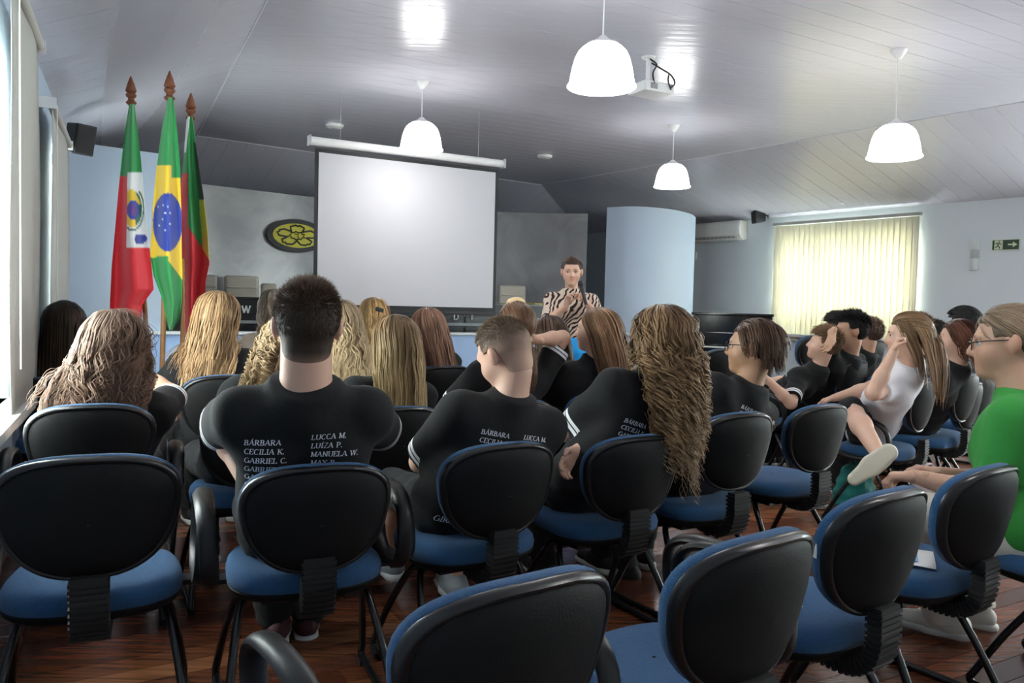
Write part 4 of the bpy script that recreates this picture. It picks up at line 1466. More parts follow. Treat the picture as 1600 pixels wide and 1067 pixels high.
def cloth_mat(name, col, rough=.85, stripes=False, sheen=.04, zebra=False):
    if name in MATS: return MATS[name]
    mt = mat(name, col, rough=rough, sheen=sheen, spec=.25, bump=(70, .12))
    nt = mt.node_tree; b = nt.nodes['Principled BSDF']
    b.inputs['Sheen Roughness'].default_value = .6
    if stripes:
        a = nt.nodes.new('ShaderNodeAttribute'); a.attribute_name = 'cuff'
        cr = nt.nodes.new('ShaderNodeValToRGB'); cr.color_ramp.interpolation = 'CONSTANT'
        mr = nt.nodes.new('ShaderNodeMapRange'); mr.inputs[1].default_value = 0; mr.inputs[2].default_value = .1
        e = cr.color_ramp.elements
        e[0].position = 0; e[0].color = (*col, 1); e[1].position = .11; e[1].color = (.78, .78, .80, 1)
        for pos, cc in ((.24, (*col, 1)), (.29, (.78, .78, .80, 1)), (.42, (*col, 1))):
            q = e.new(pos); q.color = cc
        nt.links.new(a.outputs['Fac'], mr.inputs[0]); nt.links.new(mr.outputs[0], cr.inputs[0]); nt.links.new(cr.outputs[0], b.inputs['Base Color'])
    if zebra:
        tc = nt.nodes.new('ShaderNodeTexCoord'); wv = nt.nodes.new('ShaderNodeTexWave'); wv.bands_direction = 'DIAGONAL'
        wv.inputs['Scale'].default_value = 15; wv.inputs['Distortion'].default_value = 6; wv.inputs['Detail'].default_value = 1.2; wv.inputs['Detail Scale'].default_value = .9
        cr = nt.nodes.new('ShaderNodeValToRGB'); cr.color_ramp.interpolation = 'EASE'
        e = cr.color_ramp.elements; e[0].position = .30; e[0].color = (.015, .012, .012, 1); e[1].position = .44; e[1].color = (.55, .36, .26, 1)
        q = e.new(.80); q.color = (.62, .50, .42, 1)
        nt.links.new(tc.outputs['Object'], wv.inputs['Vector']); nt.links.new(wv.outputs['Fac'], cr.inputs[0]); nt.links.new(cr.outputs[0], b.inputs['Base Color'])
    return mt


BLK = (.011, .011, .012)
M_TEE = cloth_mat('black_tee', BLK, stripes=True)
M_TROUSER = cloth_mat('black_trousers', (.012, .012, .014))
M_PRINT = mat('white_shirt_print', (.82, .82, .84), rough=.7)


class Person:
    pass


def person(label, head_top, d, hip=None, face=30, hs=1.0, head=(0, 0, 0), hair_t=.012, tone=LIGHT, h=.010, sw=.165, girth=1.0,
           arms=None, legs='sit', shirt=None, sleeve=.82, trousers=None, shoes=None, lean=.05, bust=0.0, shirt_name='tshirt', ears=True,
           neck_r=.050, feet=None, back_off=0.0, hand_h=.0045, face_on=False, hem=None, shorts=False, short_sleeve_r=.062, socks=False):
    """head_top: pixel of the crown; d: its depth; hip: (x, y) on the floor plan"""
    P = Person()
    rz = math.radians(face)
    fw = np.array([-math.sin(rz), math.cos(rz), 0]); rt = np.array([math.cos(rz), math.sin(rz), 0])
    top = PX(head_top[0], head_top[1], d)
    top = np.array(top)
    Rw = np.stack([rt, fw, np.array([0, 0, 1.0])], 1)                  # local -> world
    Rh = rot_ypr(*head)
    up_h = Rh @ np.array([0, 0, 1.0])
    Hc_w = top - Rw @ (up_h * (.115 * hs) + np.array([0, 0, hair_t]))
    stand = legs == 'stand'
    if hip is None:
        hip = Hc_w[:2] - fw[:2] * (0.0 if stand else lean) - (0 if stand else 0)
    org = np.array([hip[0], hip[1], 0.0])
    H = Rw.T @ (Hc_w - org)
    P.H, P.Rh, P.hs, P.Rw, P.org, P.label = H, Rh, hs, Rw, org, label
    toL = lambda w: Rw.T @ (np.array(w) - org)
    P.toL = toL
    hipz = .86 if stand else .535
    hip0 = V3(0, 0, hipz)
    skull = H + Rh @ (V3(0, -.02, -.07) * hs)
    sd = nrm(H - hip0 + V3(0, -.02, 0))
    C7 = skull - nrm(nrm(sd) * .7 + V3(0, .0, .3)) * .115 * hs + V3(0, -.012, 0)
    tw = nrm(V3(1, 0, 0) - sd * sd[0])
    sh = {}
    for sg, nm in ((-1, 'L'), (1, 'R')):
        sh[nm] = C7 + tw * sg * sw - sd * .062 + V3(0, .018, 0)
    P.C7, P.sd, P.tw = C7, sd, tw
    chest = C7 - sd * .17 + V3(0, .02, 0)
    waist = hip0 + (C7 - hip0) * .32 + V3(0, -.01, 0)
    g = girth
    torso = [(waist - tw * .060 * g, chest - tw * .072 * g, .096 * g, .100 * g), (waist + tw * .060 * g, chest + tw * .072 * g, .096 * g, .100 * g),
             (hip0 - tw * .065 * g + V3(0, 0, .02), waist - tw * .06 * g, .105 * g, .096 * g), (hip0 + tw * .065 * g + V3(0, 0, .02), waist + tw * .06 * g, .105 * g, .096 * g),
             (chest - tw * .085 * g + sd * .06, chest + tw * .085 * g + sd * .06, .085 * g, .085 * g),
             (sh['L'] + tw * .02, sh['R'] - tw * .02, .060, .060),
             (C7 - sd * .015, sh['L'] + tw * .055, .050, .052), (C7 - sd * .015, sh['R'] - tw * .055, .050, .052)]
    arms = arms or {}
    ul, fl = .265, .235
    AR = {}
    for sg, nm in ((-1, 'L'), (1, 'R')):
        a = dict(arms.get(nm, {}))
        tgt = a.get('to')
        if tgt is None: tgt = V3(sg * .11, .30, hipz + .13)
        elif len(tgt) == 3 and a.get('px'): tgt = toL(PX(*tgt))
        else: tgt = np.array(tgt, float)
        pole = a.get('pole', (sg * .45, -.5, -1))
        if a.get('el') is not None:
            el = toL(PX(*a['el'])) if a.get('elpx') else np.array(a['el'], float)
            el = sh[nm] + nrm(el - sh[nm]) * min(np.linalg.norm(el - sh[nm]), ul)
            tgt = el + nrm(tgt - el) * fl
        else:
            el, tgt = ik(sh[nm], tgt, ul, fl, pole)
        AR[nm] = (sh[nm], el, tgt, a)
    P.AR = AR
    # ---------------- body
    body = []
    for (a, b, ra, rb) in torso: body.append(cone(a, b, ra - .012, rb - .012, .05))
    body.append(cone(skull, C7 - sd * .03, neck_r * hs, (neck_r + .006) * hs, .035))
    hp, hsub = head_prims(H, Rh, hs, ears)
    body += hp
    for nm in ('L', 'R'):
        s_, e_, w_, a = AR[nm]
        body.append(cone(s_, e_, .047 * g, .038 * g, .03)); body.append(cone(e_, e_ + (w_ - e_) * .4, .038 * g, .036 * g, .02)); body.append(cone(e_ + (w_ - e_) * .35, w_, .036 * g, .0245, .02))
    LG = {}; FU = {'L': V3(0, 0, 1), 'R': V3(0, 0, 1)}
    for sg, nm in ((-1, 'L'), (1, 'R')):
        hj = hip0 + V3(sg * .088, .02, -.01)
        if stand:
            kn, an = V3(sg * .09, .02, .46), V3(sg * .09, -.01, .08); tdir = V3(sg * .1, 1, 0)
        else:
            f_ = (feet or {}).get(nm)
            if isinstance(f_, dict):
                an = toL(PX(*f_['at'])); FU[nm] = -nrm(np.array(toL(PX(*f_['sole'])) - an)); tdir = nrm(toL(PX(*f_['toe'])) - an); tdir = nrm(tdir - FU[nm] * (tdir @ FU[nm]))
            elif f_ is not None and len(f_) == 4: an = toL(PX(*f_[:3])); tdir = V3(0, 1, 0)
            elif f_ is not None: an = np.array(f_, float); tdir = V3(sg * .1, 1, 0)
            else: an = V3(sg * .11, .44, .075); tdir = V3(sg * .12, 1, 0)
            kn, an = ik(hj, an, .43, .42, (sg * .22, .5, .9))
        LG[nm] = (hj, kn, an, nrm(tdir))
        body.append(cone(hj, kn, .078 * g, .055, .04)); body.append(cone(kn, kn + (an - kn) * .35, .053, .052, .03)); body.append(cone(kn + (an - kn) * .35, an, .052, .034, .03))
        body.append(cone(an - FU[nm] * .02, an + tdir * .11 - FU[nm] * .034, .034, .024, .03))
    P.LG = LG
    val, lo = field(body, h, subs=hsub if h < .0085 else ())
    bv, bf = surface_net(val, lo, h)
    Vs, Fs = [bv], [bf]; off = len(bv)
    for nm in ('L', 'R'):
        s_, e_, w_, a = AR[nm]
        if not a.get('hand', True): continue
        dv = a.get('dir'); dv = nrm(w_ - e_) if dv is None else np.array(dv, float)
        pl_ = a.get('palm', (0, 0, -1))
        hp_ = hand_prims(w_, dv, pl_, a.get('hsc', .92), a.get('curl', .45), left=(nm == 'L'), point=a.get('point', False))
        hh = hand_h if a.get('show') else .008
        v2, l2 = field(hp_, hh)
        v_, f_ = surface_net(v2, l2, hh)
        Vs.append(v_); Fs.append(f_ + off); off += len(v_)
    Vall = np.concatenate(Vs); Fall = np.concatenate(Fs)
    me = mesh_np('person', Vall, [Fall])
    # skin colour: lips, cheeks, ears a little redder; everything belongs to the skin itself
    q = (Vall - H) @ Rh / hs
    col = np.tile(np.array(tone), (len(Vall), 1))
    lip = np.exp(-((q[:, 0] / .022) ** 2 + ((q[:, 2] + .060) / .010) ** 2)) * (q[:, 1] > .07)
    chk = np.exp(-(((np.abs(q[:, 0]) - .040) / .022) ** 2 + ((q[:, 2] + .028) / .022) ** 2)) * (q[:, 1] > .03)
    ear = np.exp(-(((np.abs(q[:, 0]) - .086) / .010) ** 2 + (q[:, 2] / .04) ** 2 + ((q[:, 1] + .015) / .03) ** 2))
    red = np.clip(lip * .75 + chk * .22 + ear * .35, 0, 1)[:, None]
    col = col * (1 - red) + red * np.array(tone) * np.array([.92, .52, .52])
    vcol(me, 'skin', col)
    root = link('person', me, skin(tone))
    root.matrix_world = Matrix(((Rw[0, 0], Rw[0, 1], 0, org[0]), (Rw[1, 0], Rw[1, 1], 0, org[1]), (0, 0, 1, 0), (0, 0, 0, 1)))
    tag(root, label, 'person')
    P.root = root
    P.torso = torso
    # ---------------- shirt
    st = []
    ex = .012
    for i, (a, b, ra, rb) in enumerate(torso):
        e2 = ex if i < 5 else .004
        st.append(cone(a, b, ra + e2, rb + e2, .05))
    cu = nrm(skull - C7)
    st.append(cone(C7 - cu * .05, C7 + cu * .10, (neck_r + .022) * hs, (neck_r + .012) * hs, .05, cut=[(C7 + cu * .036 + V3(0, .02, 0), nrm(cu + V3(0, -.35, 0)))]))
    if bust:
        for sg in (-1, 1): st.append(ell(chest + tw * sg * .07 + V3(0, .075, .0) - sd * .01, (.062 * bust, .058 * bust, .062 * bust), None, .05))
    P.cuffs = {}
    for nm in ('L', 'R'):
        s_, e_, w_, a = AR[nm]
        ax = nrm(e_ - s_); L = np.linalg.norm(e_ - s_)
        if sleeve <= 1:
            cp = s_ + ax * L * sleeve
            st.append(cone(s_, e_, short_sleeve_r, short_sleeve_r + .004, .045, cut=[(cp, ax)]))
            P.cuffs[nm] = (cp, ax, s_)
        else:
            st.append(cone(s_, e_, .060, .054, .04))
            fx = nrm(w_ - e_); cp = e_ + (w_ - e_) * (sleeve - 1)
            st.append(cone(e_, w_, .054, .040, .03, cut=[(cp, fx)]))
            P.cuffs[nm] = (cp, fx, e_)
    hemz = hem if hem is not None else (hipz - .02 if stand else hipz - .06)
    hs_ = max(h, .008)
    val, lo = field(st, hs_, fold=.0042, gcut=[((0, 0, hemz), (0, 0, -1))], seed=int(abs(top[0]) * 997) % 9999)
    sv, sf = surface_net(val, lo, hs_)
    me = mesh_np(shirt_name, sv, [sf])
    cf = np.full(len(sv), 1.0)
    for nm, (cp, ax, s_) in P.cuffs.items():
        t = (cp - sv) @ ax
        rad = np.linalg.norm((sv - cp) + t[:, None] * ax, axis=1)
        mk = (t < .11) & (t > -.02) & (rad < .085)
        cf[mk] = np.maximum(t[mk], 0)
    vfloat(me, 'cuff', cf)
    P.shirt = link(shirt_name, me, shirt or M_TEE, root)
    P.shirt_geo = (sv, sf)
    # ---------------- trousers or skirt
    pt = [cone(hip0 - V3(.06, -.0, -.01), hip0 + V3(.06, 0, .01), .115 * g, .115 * g, .05)]
    if stand:
        pt = [cone(V3(0, 0, hipz + .04), V3(0, 0, .42), .135 * g, .19, .06), cone(V3(-.07, 0, hipz), V3(-.1, 0, .42), .12 * g, .15, .06), cone(V3(.07, 0, hipz), V3(.1, 0, .42), .12 * g, .15, .06)]
        val, lo = field(pt, hs_, fold=.007, gcut=[((0, 0, .40), (0, 0, -1)), ((0, 0, hipz + .12), (0, 0, 1))], seed=5)
    else:
        for nm in ('L', 'R'):
            hj, kn, an, td = LG[nm]
            pt.append(cone(hj, kn, .090 * g, .070 * g ** 1.6, .04))
            if shorts:
                pass
            else:
                ax = nrm(an - kn)
                pt.append(cone(kn, an, .068 * g, .056 * g ** 1.8, .03, cut=[(an - ax * .0, ax)]))
        val, lo = field(pt, max(h, .011), fold=.004, seed=3)
        hs_ = max(h, .011)
    v_, f_ = surface_net(val, lo, hs_)
    P.pants = link('skirt' if stand else 'trousers', mesh_np('trousers', v_, [f_]), trousers or M_TROUSER, root)
    P.pants_geo = (v_, f_)
    # ---------------- shoes
    sh_col = shoes or ('black_shoe', (.015, .015, .016), (.55, .55, .53))
    for nm in ('L', 'R'):
        hj, kn, an, td = LG[nm]
        fu = FU[nm]
        side = nrm(np.cross(td, fu)); td = nrm(np.cross(fu, side))
        A = np.stack([side, td, fu], 1)
        base = an - fu * .075
        up = [cone((0, -.045, .050), (0, .05, .046), .040, .042, .02), cone((0, .05, .042), (0, .155, .034), .042, .030, .03), cone((0, 0, .09), (0, 0, .05), .040, .045, .03)]
        vv, ll = field(up, .009, gcut=[((0, 0, .020), (0, 0, -1))])
        a_, b_ = surface_net(vv, ll, .009)
        o = link('shoe', mesh_np('shoe', a_ @ A.T + base, [b_]), mat(sh_col[0], sh_col[1], rough=.6), root)
        so = [cone((0, -.050, .02), (0, .05, .02), .044, .046, .02), cone((0, .05, .02), (0, .162, .022), .046, .033, .03)]
        vv, ll = field(so, .008, gcut=[((0, 0, .001), (0, 0, -1)), ((0, 0, .030), (0, 0, 1))])
        a_, b_ = surface_net(vv, ll, .008)
        link('sole', mesh_np('sole', a_ @ A.T + base, [b_]), mat(sh_col[0] + '_sole', sh_col[2], rough=.6), o)
    # collision body for hair
    P.coll = [p for p in hp[:2]] + [cone(skull, C7, .055, .06)] + [cone(a, b, ra + ex + .006, rb + ex + .006) for (a, b, ra, rb) in torso]
    for nm in ('L', 'R'):
        s_, e_, w_, a = AR[nm]
        P.coll.append(cone(s_, e_, .072, .070))
    P.face_block = ell(H + Rh @ (V3(0, .085, -.04) * hs), V3(.062, .07, .105) * hs, Rh)
    if face_on:
        add_eyes(P, tone, face_on)
    return P


def add_eyes(P, tone, brow):
    wht = mat('eye_white', (.75, .72, .70), rough=.2); iris = mat('eye_iris', (.03, .02, .015), rough=.15)
    bm_ = mat('brow_%s' % brow[0], brow[1], rough=.7)
    for sg in (-1, 1):
        w = lambda p: Vector(P.H + P.Rh @ (np.array(p) * P.hs))
        M = Matrix.Translation(w((sg * .033, .0745, .002)))
        mb = MB()
        Rm = Matrix(P.Rh.tolist()).to_4x4()
        r = .0115 * P.hs
        prof = [(r * math.sin(math.pi * k / 10), -r * math.cos(math.pi * k / 10)) for k in range(11)]
        mb.lathe(prof, n=14, cap=False, M=M @ Rm @ Matrix.Rotation(-math.pi / 2, 4, 'X'))
        mb.lathe([(0.0001, r * 1.01), (r * .25, r * .98), (r * .5, r * .885)], n=12, cap=False, mi=1, M=M @ Rm @ Matrix.Rotation(-math.pi / 2, 4, 'X'))
        mb.build('eye', [wht, iris], P.root, smooth=True)
        br = [w((sg * x, y, z)) for x, y, z in ((.014, .089, .020), (.026, .0885, .0255), (.040, .083, .0255), (.052, .073, .020))]
        MB().tube(smooth_path(br, 4), .0032 * P.hs, 6).build('eyebrow', bm_, P.root, smooth=True)
        lid = [w((sg * x, y, z)) for x, y, z in ((.021, .0835, .004), (.027, .0865, .0085), (.035, .0865, .0095), (.043, .082, .005))]
        MB().tube(smooth_path(lid, 4), .0022 * P.hs, 5).build('upper_lid', bm_, P.root, smooth=True)


# ------------------------------------------------------------------ hair
def scalp_points(n, P, low=-.62, front=.30, seed=1):
    i = np.arange(n * 3) + .5
    ph = np.arccos(1 - 2 * i / (n * 3)); th = math.pi * (1 + 5 ** .5) * i
    r = np.random.default_rng(seed)
    D = np.stack([np.cos(th) * np.sin(ph), np.sin(th) * np.sin(ph), np.cos(ph)], 1) + r.normal(0, .03, (n * 3, 3))
    D /= np.linalg.norm(D, axis=1)[:, None]
    x, y, z = D.T
    # hairline: face cut out, ears stay free
    keep = (z > low) & ~((y > front) & (z < .52)) & ~((y > front - .28) & (z < .05)) & ~((z < -.25) & (y > -.35))
    D = D[keep]
    if len(D) > n: D = D[r.permutation(len(D))[:n]]
    return D


def head_pt(P, D, lift=0.0):
    c = np.array([0, -.012, .028]); r = np.array([.0755, .096, .087])
    return P.H + ((c + D * r) * P.hs + D * lift) @ P.Rh.T


def hair_cap(P, col, thick=.008, low=-.06, front=.035, name='hair_cap', bulge=None, mtl=None, h=.007, top=.062, fade=None):
    """close layer over the skull"""
    s = P.hs
    pr = [ell(P.H + P.Rh @ (V3(0, -.012, .028) * s), (V3(.0755, .096, .087) + thick) * s, P.Rh, .02)]
    if bulge: 
        for (c, r) in bulge: pr.append(ell(P.H + P.Rh @ (V3(*c) * s), V3(*r) * s, P.Rh, .03))
    val, lo = field(pr, h)
    n = val.shape
    ax = [lo[i] + h * np.arange(n[i]) for i in range(3)]
    G = np.stack(np.meshgrid(*ax, indexing='ij'), -1) - P.H
    q = G @ P.Rh / s
    face_cut = np.minimum(q[..., 1] - (front + .20 * np.maximum(q[..., 2] - .0, 0)), (top - q[..., 2]))
    ear_cut = np.minimum(np.minimum(q[..., 1] + .030, .020 - q[..., 2]), np.abs(q[..., 0]) - .045)
    cut = np.maximum(np.maximum(face_cut, ear_cut), low - q[..., 2] - .35 * np.maximum(-.02 - q[..., 1], 0) * 0)
    val = np.maximum(val, (cut * s).astype(np.float32))
    v, f = surface_net(val, lo, h)
    me = mesh_np(name, v, [f])
    q = (v - P.H) @ P.Rh / s
    r = np.random.default_rng(3)
    c = np.tile(np.array(col), (len(v), 1)) * (1 + r.normal(0, .12, (len(v), 1)))
    if fade is not None:
        t = np.clip((q[:, 2] - fade[0]) / (fade[1] - fade[0]), 0, 1)[:, None]
        c = c * t + (1 - t) * np.array(fade[2])
    vcol(me, 'hc', np.clip(c, 0, 1))
    return link(name, me, mtl or M_HAIR2, P.root)


def ribbons(name, Pt, G, w, cols, parent, mtl, flat=.28):
    """Pt (N,M,3) strand points, G outward normals, w (N,M) widths, cols (N,M,3)"""
    N, M = Pt.shape[:2]
    T = np.gradient(Pt, axis=1); T /= np.linalg.norm(T, axis=2)[..., None] + 1e-9
    W = np.cross(T, G); W /= np.linalg.norm(W, axis=2)[..., None] + 1e-9
    Nn = np.cross(W, T)
    a = Pt - W * w[..., None] / 2; b = Pt + Nn * w[..., None] * flat; c = Pt + W * w[..., None] / 2
    V = np.stack([a, b, c], 2).reshape(-1, 3)
    id_ = np.arange(N * M * 3).reshape(N, M, 3)
    f1 = np.stack([id_[:, :-1, 0], id_[:, :-1, 1], id_[:, 1:, 1], id_[:, 1:, 0]], -1).reshape(-1, 4)
    f2 = np.stack([id_[:, :-1, 1], id_[:, :-1, 2], id_[:, 1:, 2], id_[:, 1:, 1]], -1).reshape(-1, 4)
    me = mesh_np(name, V, [np.concatenate([f1, f2])])
    vcol(me, 'hc', np.clip(np.repeat(cols[:, :, None, :], 3, 2).reshape(-1, 3), 0, 1))
    o = link(name, me, mtl, parent)
    o['kind'] = 'stuff'
    return o


def long_hair(P, cols, length=.45, n=700, segs=18, w=.006, wave=(.0, .1), curl=(.0, .06), clump=.5, vol=1.0, back=.55, part=0.0, seed=1,
              len_var=.18, low=-.55, tip=None, cap=True, side=0.0, gather=None, thick0=.006, keep_front=True, root_dark=0.0, fluff=0.0, front=.30, swept=0.0, taper=0.0):
    r = np.random.default_rng(seed)
    D = scalp_points(n, P, low=low, seed=seed, front=front)
    N = len(D)
    p = head_pt(P, D, .004)
    fwd = P.Rh @ V3(0, 1, 0); rgt = P.Rh @ V3(1, 0, 0)
    fwd_h = nrm(V3(fwd[0], fwd[1], 0)); rgt_h = nrm(V3(rgt[0], rgt[1], 0))
    Lh = length * (1 + r.normal(0, len_var, N)) + .06 * np.clip(D[:, 2], -1, 1)
    Lh = np.clip(Lh, length * .45, length * 1.35)
    if taper: Lh = Lh * (1 - taper * np.clip((.35 - D[:, 2]) / .9, 0, 1))
    lay = thick0 + r.random(N) ** .7 * .024 * vol
    sgn = np.sign(D[:, 0] - part + r.normal(0, .03, N))
    coll = P.coll + [P.face_block]
    Pt = np.zeros((N, segs + 1, 3)); Gn = np.zeros((N, segs + 1, 3))
    Pt[:, 0] = p
    d0, g0 = sdf_grad(coll, p); Gn[:, 0] = g0
    ds = Lh / segs
    s = np.zeros(N)
    ft = np.clip((D[:, 1] + .35) / .9, 0, 1)                       # 0 at the back of the head, 1 at the forehead
    sidew = .12 + .95 * ft
    backw = (.75 - .55 * swept) + (1.6 * swept - .25) * ft
    sidew = sidew * (1 - .6 * swept)
    g = V3(0, 0, -1)
    for i in range(1, segs + 1):
        wt = np.exp(-s / .055)[:, None]
        dirv = (1 - wt) * (g[None] + back * np.exp(-s / .30)[:, None] * (-fwd_h)[None] * (.35 + .65 * (D[:, 1:2] > -.3)) + side * rgt_h[None]) + wt * (sgn[:, None] * rgt[None] * sidew[:, None] - fwd[None] * backw[:, None] + V3(0, 0, -.45)[None])
        dirv /= np.linalg.norm(dirv, axis=1)[:, None]
        p = p + dirv * ds[:, None]
        tgt = np.minimum(lay, .004 + s * .25)
        for _ in range(2):
            dd, gg = sdf_grad(coll, p)
            push = np.maximum(tgt - dd, 0)
            p = p + gg * push[:, None]
        # keep close to the head while still on it
        if True:
            pull = np.clip(dd - tgt - .012, 0, .02) * (s < .16) * (p[:, 2] > P.H[2] - .05)
            p = p - gg * pull[:, None] * .7
        s = s + ds
        Pt[:, i] = p; Gn[:, i] = gg
    # clumps
    if clump:
        K = max(8, N // 14)
        gi = r.permutation(N)[:K]
        near = np.argmin(((D[:, None, :] - D[gi][None]) ** 2).sum(-1), 1)
        tgtp = Pt[gi][near]
        cw = (np.linspace(0, 1, segs + 1) ** 1.2 * clump)[None, :, None]
        Pt = Pt * (1 - cw) + tgtp * cw
        cid = near
    else:
        cid = np.arange(N)
    # waves / curls
    sl = np.linspace(0, 1, segs + 1)[None] * Lh[:, None]
    ph = r.random(max(cid.max() + 1, N))[cid] * 6.28 + r.normal(0, .22, N)
    fj = r.normal(0, 1, max(cid.max() + 1, N))[cid]; aj = r.normal(0, 1, max(cid.max() + 1, N))[cid]
    T = np.gradient(Pt, axis=1); T /= np.linalg.norm(T, axis=2)[..., None] + 1e-9
    W = np.cross(T, Gn); W /= np.linalg.norm(W, axis=2)[..., None] + 1e-9
    ramp = np.clip((sl - .06) / .18, 0, 1)
    if wave[0]:
        A = wave[0] * ramp
        fr = 6.283 / (wave[1] * (1 + .14 * fj))[:, None]
        Pt = Pt + W * (A * np.sin(fr * sl + ph[:, None]))[..., None] + Gn * (A * .5 * (1 + np.cos(fr * sl + ph[:, None] * 1.3)))[..., None]
    if curl[0]:
        A = curl[0] * ramp * np.clip(1 + .3 * aj, .3, 1.8)[:, None]
        fr = 6.283 / (curl[1] * np.clip(1 + .22 * fj, .5, 1.6))[:, None]
        Pt = Pt + W * (A * np.cos(fr * sl + ph[:, None]))[..., None] + Gn * (A * (1 + np.sin(fr * sl + ph[:, None])))[..., None]
    if fluff:
        Pt = Pt + (r.normal(0, fluff, (N, 1, 3)) * np.linspace(0, 1, segs + 1)[None, :, None])
    # colours
    cols = np.array(cols)
    ci = r.random(N) * (len(cols) - 1)
    a = np.floor(ci).astype(int); b = np.minimum(a + 1, len(cols) - 1); fr = (ci - a)[:, None]
    base = cols[a] * (1 - fr) + cols[b] * fr
    base = base * (1 + r.normal(0, .14, (N, 1)))
    base = base * np.clip(1 + .30 * r.normal(0, 1, int(cid.max()) + 1)[cid][:, None], .45, 1.7)
    t = np.linspace(0, 1, segs + 1)[None, :, None]
    C = np.repeat(base[:, None], segs + 1, 1)
    if tip is not None:
        k = np.clip((t - .15) / .55, 0, 1)
        C = C * (1 - k) + k * (np.array(tip)[None, None] * (1 + r.normal(0, .15, (N, 1, 1))))
    ww = w * (1 + r.normal(0, .2, N))[:, None] * np.clip(1.15 - np.linspace(0, 1, segs + 1)[None] ** 3 * .85, .2, 1)
    if cap: hair_cap(P, tuple(np.array(cols).mean(0) * .55), .006, low=-.055)  # cap darker than the strands: shade of the gaps painted into its colour
    return ribbons('hair', Pt, Gn, ww, C, P.root, M_HAIR)


def tied_hair(P, cols, tie=(0, -.115, .01), tail=.28, n=500, segs=20, w=.006, seed=1, vol=1.0, tail_spread=.028, wave=.004, back=.15, loose=0.0, bun=False):
    """hair combed to a tie, then a tail"""
    r = np.random.default_rng(seed)
    D = scalp_points(n, P, seed=seed, low=-.55)
    N = len(D)
    c = np.array([0, -.012, .028]); rr = np.array([.0755, .096, .087])
    T0 = (np.array(tie) - c) / rr; T0l = np.linalg.norm(T0); T0 = T0 / T0l
    m1 = segs // 2
    Pt = np.zeros((N, segs + 1, 3)); Gn = np.zeros((N, segs + 1, 3))
    lay = .003 + r.random(N) * .012 * vol
    for i in range(m1 + 1):
        t = i / m1
        q = D * (1 - t) + T0 * t; q /= np.linalg.norm(q, axis=1)[:, None] + 1e-9
        lift = lay * (1 - .3 * t) + .010 * math.sin(math.pi * t) * vol
        Pt[:, i] = head_pt(P, q, 0) + (q * lift[:, None]) @ P.Rh.T
        Gn[:, i] = q @ P.Rh.T
    tp = P.H + P.Rh @ (np.array(tie) * P.hs)
    Pt[:, m1] = tp + r.normal(0, .007, (N, 3)); 
    fwd = P.Rh @ V3(0, 1, 0); fh = nrm(V3(fwd[0], fwd[1], 0))
    th = r.random(N) * 6.283; rad = np.sqrt(r.random(N))
    p = Pt[:, m1].copy()
    Lt = tail * (1 + r.normal(0, .15, N))
    coll = P.coll
    for i in range(m1 + 1, segs + 1):
        s = (i - m1) / (segs - m1)
        if bun: break
        o = tail_spread * math.sin(math.pi * min(s * .75 + .05, 1)) * rad
        bow = .05 * math.exp(-s * 4) 
        p = p + (V3(0, 0, -1) + (-fh) * math.exp(-s * 5) * 1.0)[None] / 1.2 * (Lt / (segs - m1))[:, None]
        dd, gg = sdf_grad(coll, p)
        p = p + gg * np.maximum(.012 - dd, 0)[:, None]
        side_ = np.cross(fh, V3(0, 0, 1))
        off = np.cos(th)[:, None] * side_[None] * o[:, None] + np.sin(th)[:, None] * fh[None] * o[:, None] * .8 + W_(wave, s, th)[:, None] * side_[None]
        Pt[:, i] = p + off
        Gn[:, i] = nrm(-fh)[None] * .7 + off / (np.linalg.norm(off, axis=1)[:, None] + 1e-6)
    if bun: Pt, Gn = Pt[:, :m1 + 1], Gn[:, :m1 + 1]
    cols = np.array(cols)
    ci = r.random(N) * (len(cols) - 1); a = np.floor(ci).astype(int); b = np.minimum(a + 1, len(cols) - 1)
    base = cols[a] + (cols[b] - cols[a]) * (ci - a)[:, None]
    base *= (1 + r.normal(0, .13, (N, 1)))
    M = Pt.shape[1]
    C = np.repeat(base[:, None], M, 1)
    ww = np.full((N, M), w) * np.clip(1.1 - np.linspace(0, 1, M) ** 3 * .7, .2, 1)[None]
    hair_cap(P, tuple(cols.mean(0) * .6), .004, low=-.05)  # darkened cap colour stands in for depth shade between strands
    return ribbons('hair', Pt, Gn, ww, C, P.root, M_HAIR)


def W_(wave, s, th):
    return wave * np.sin(9 * s + th * .3)


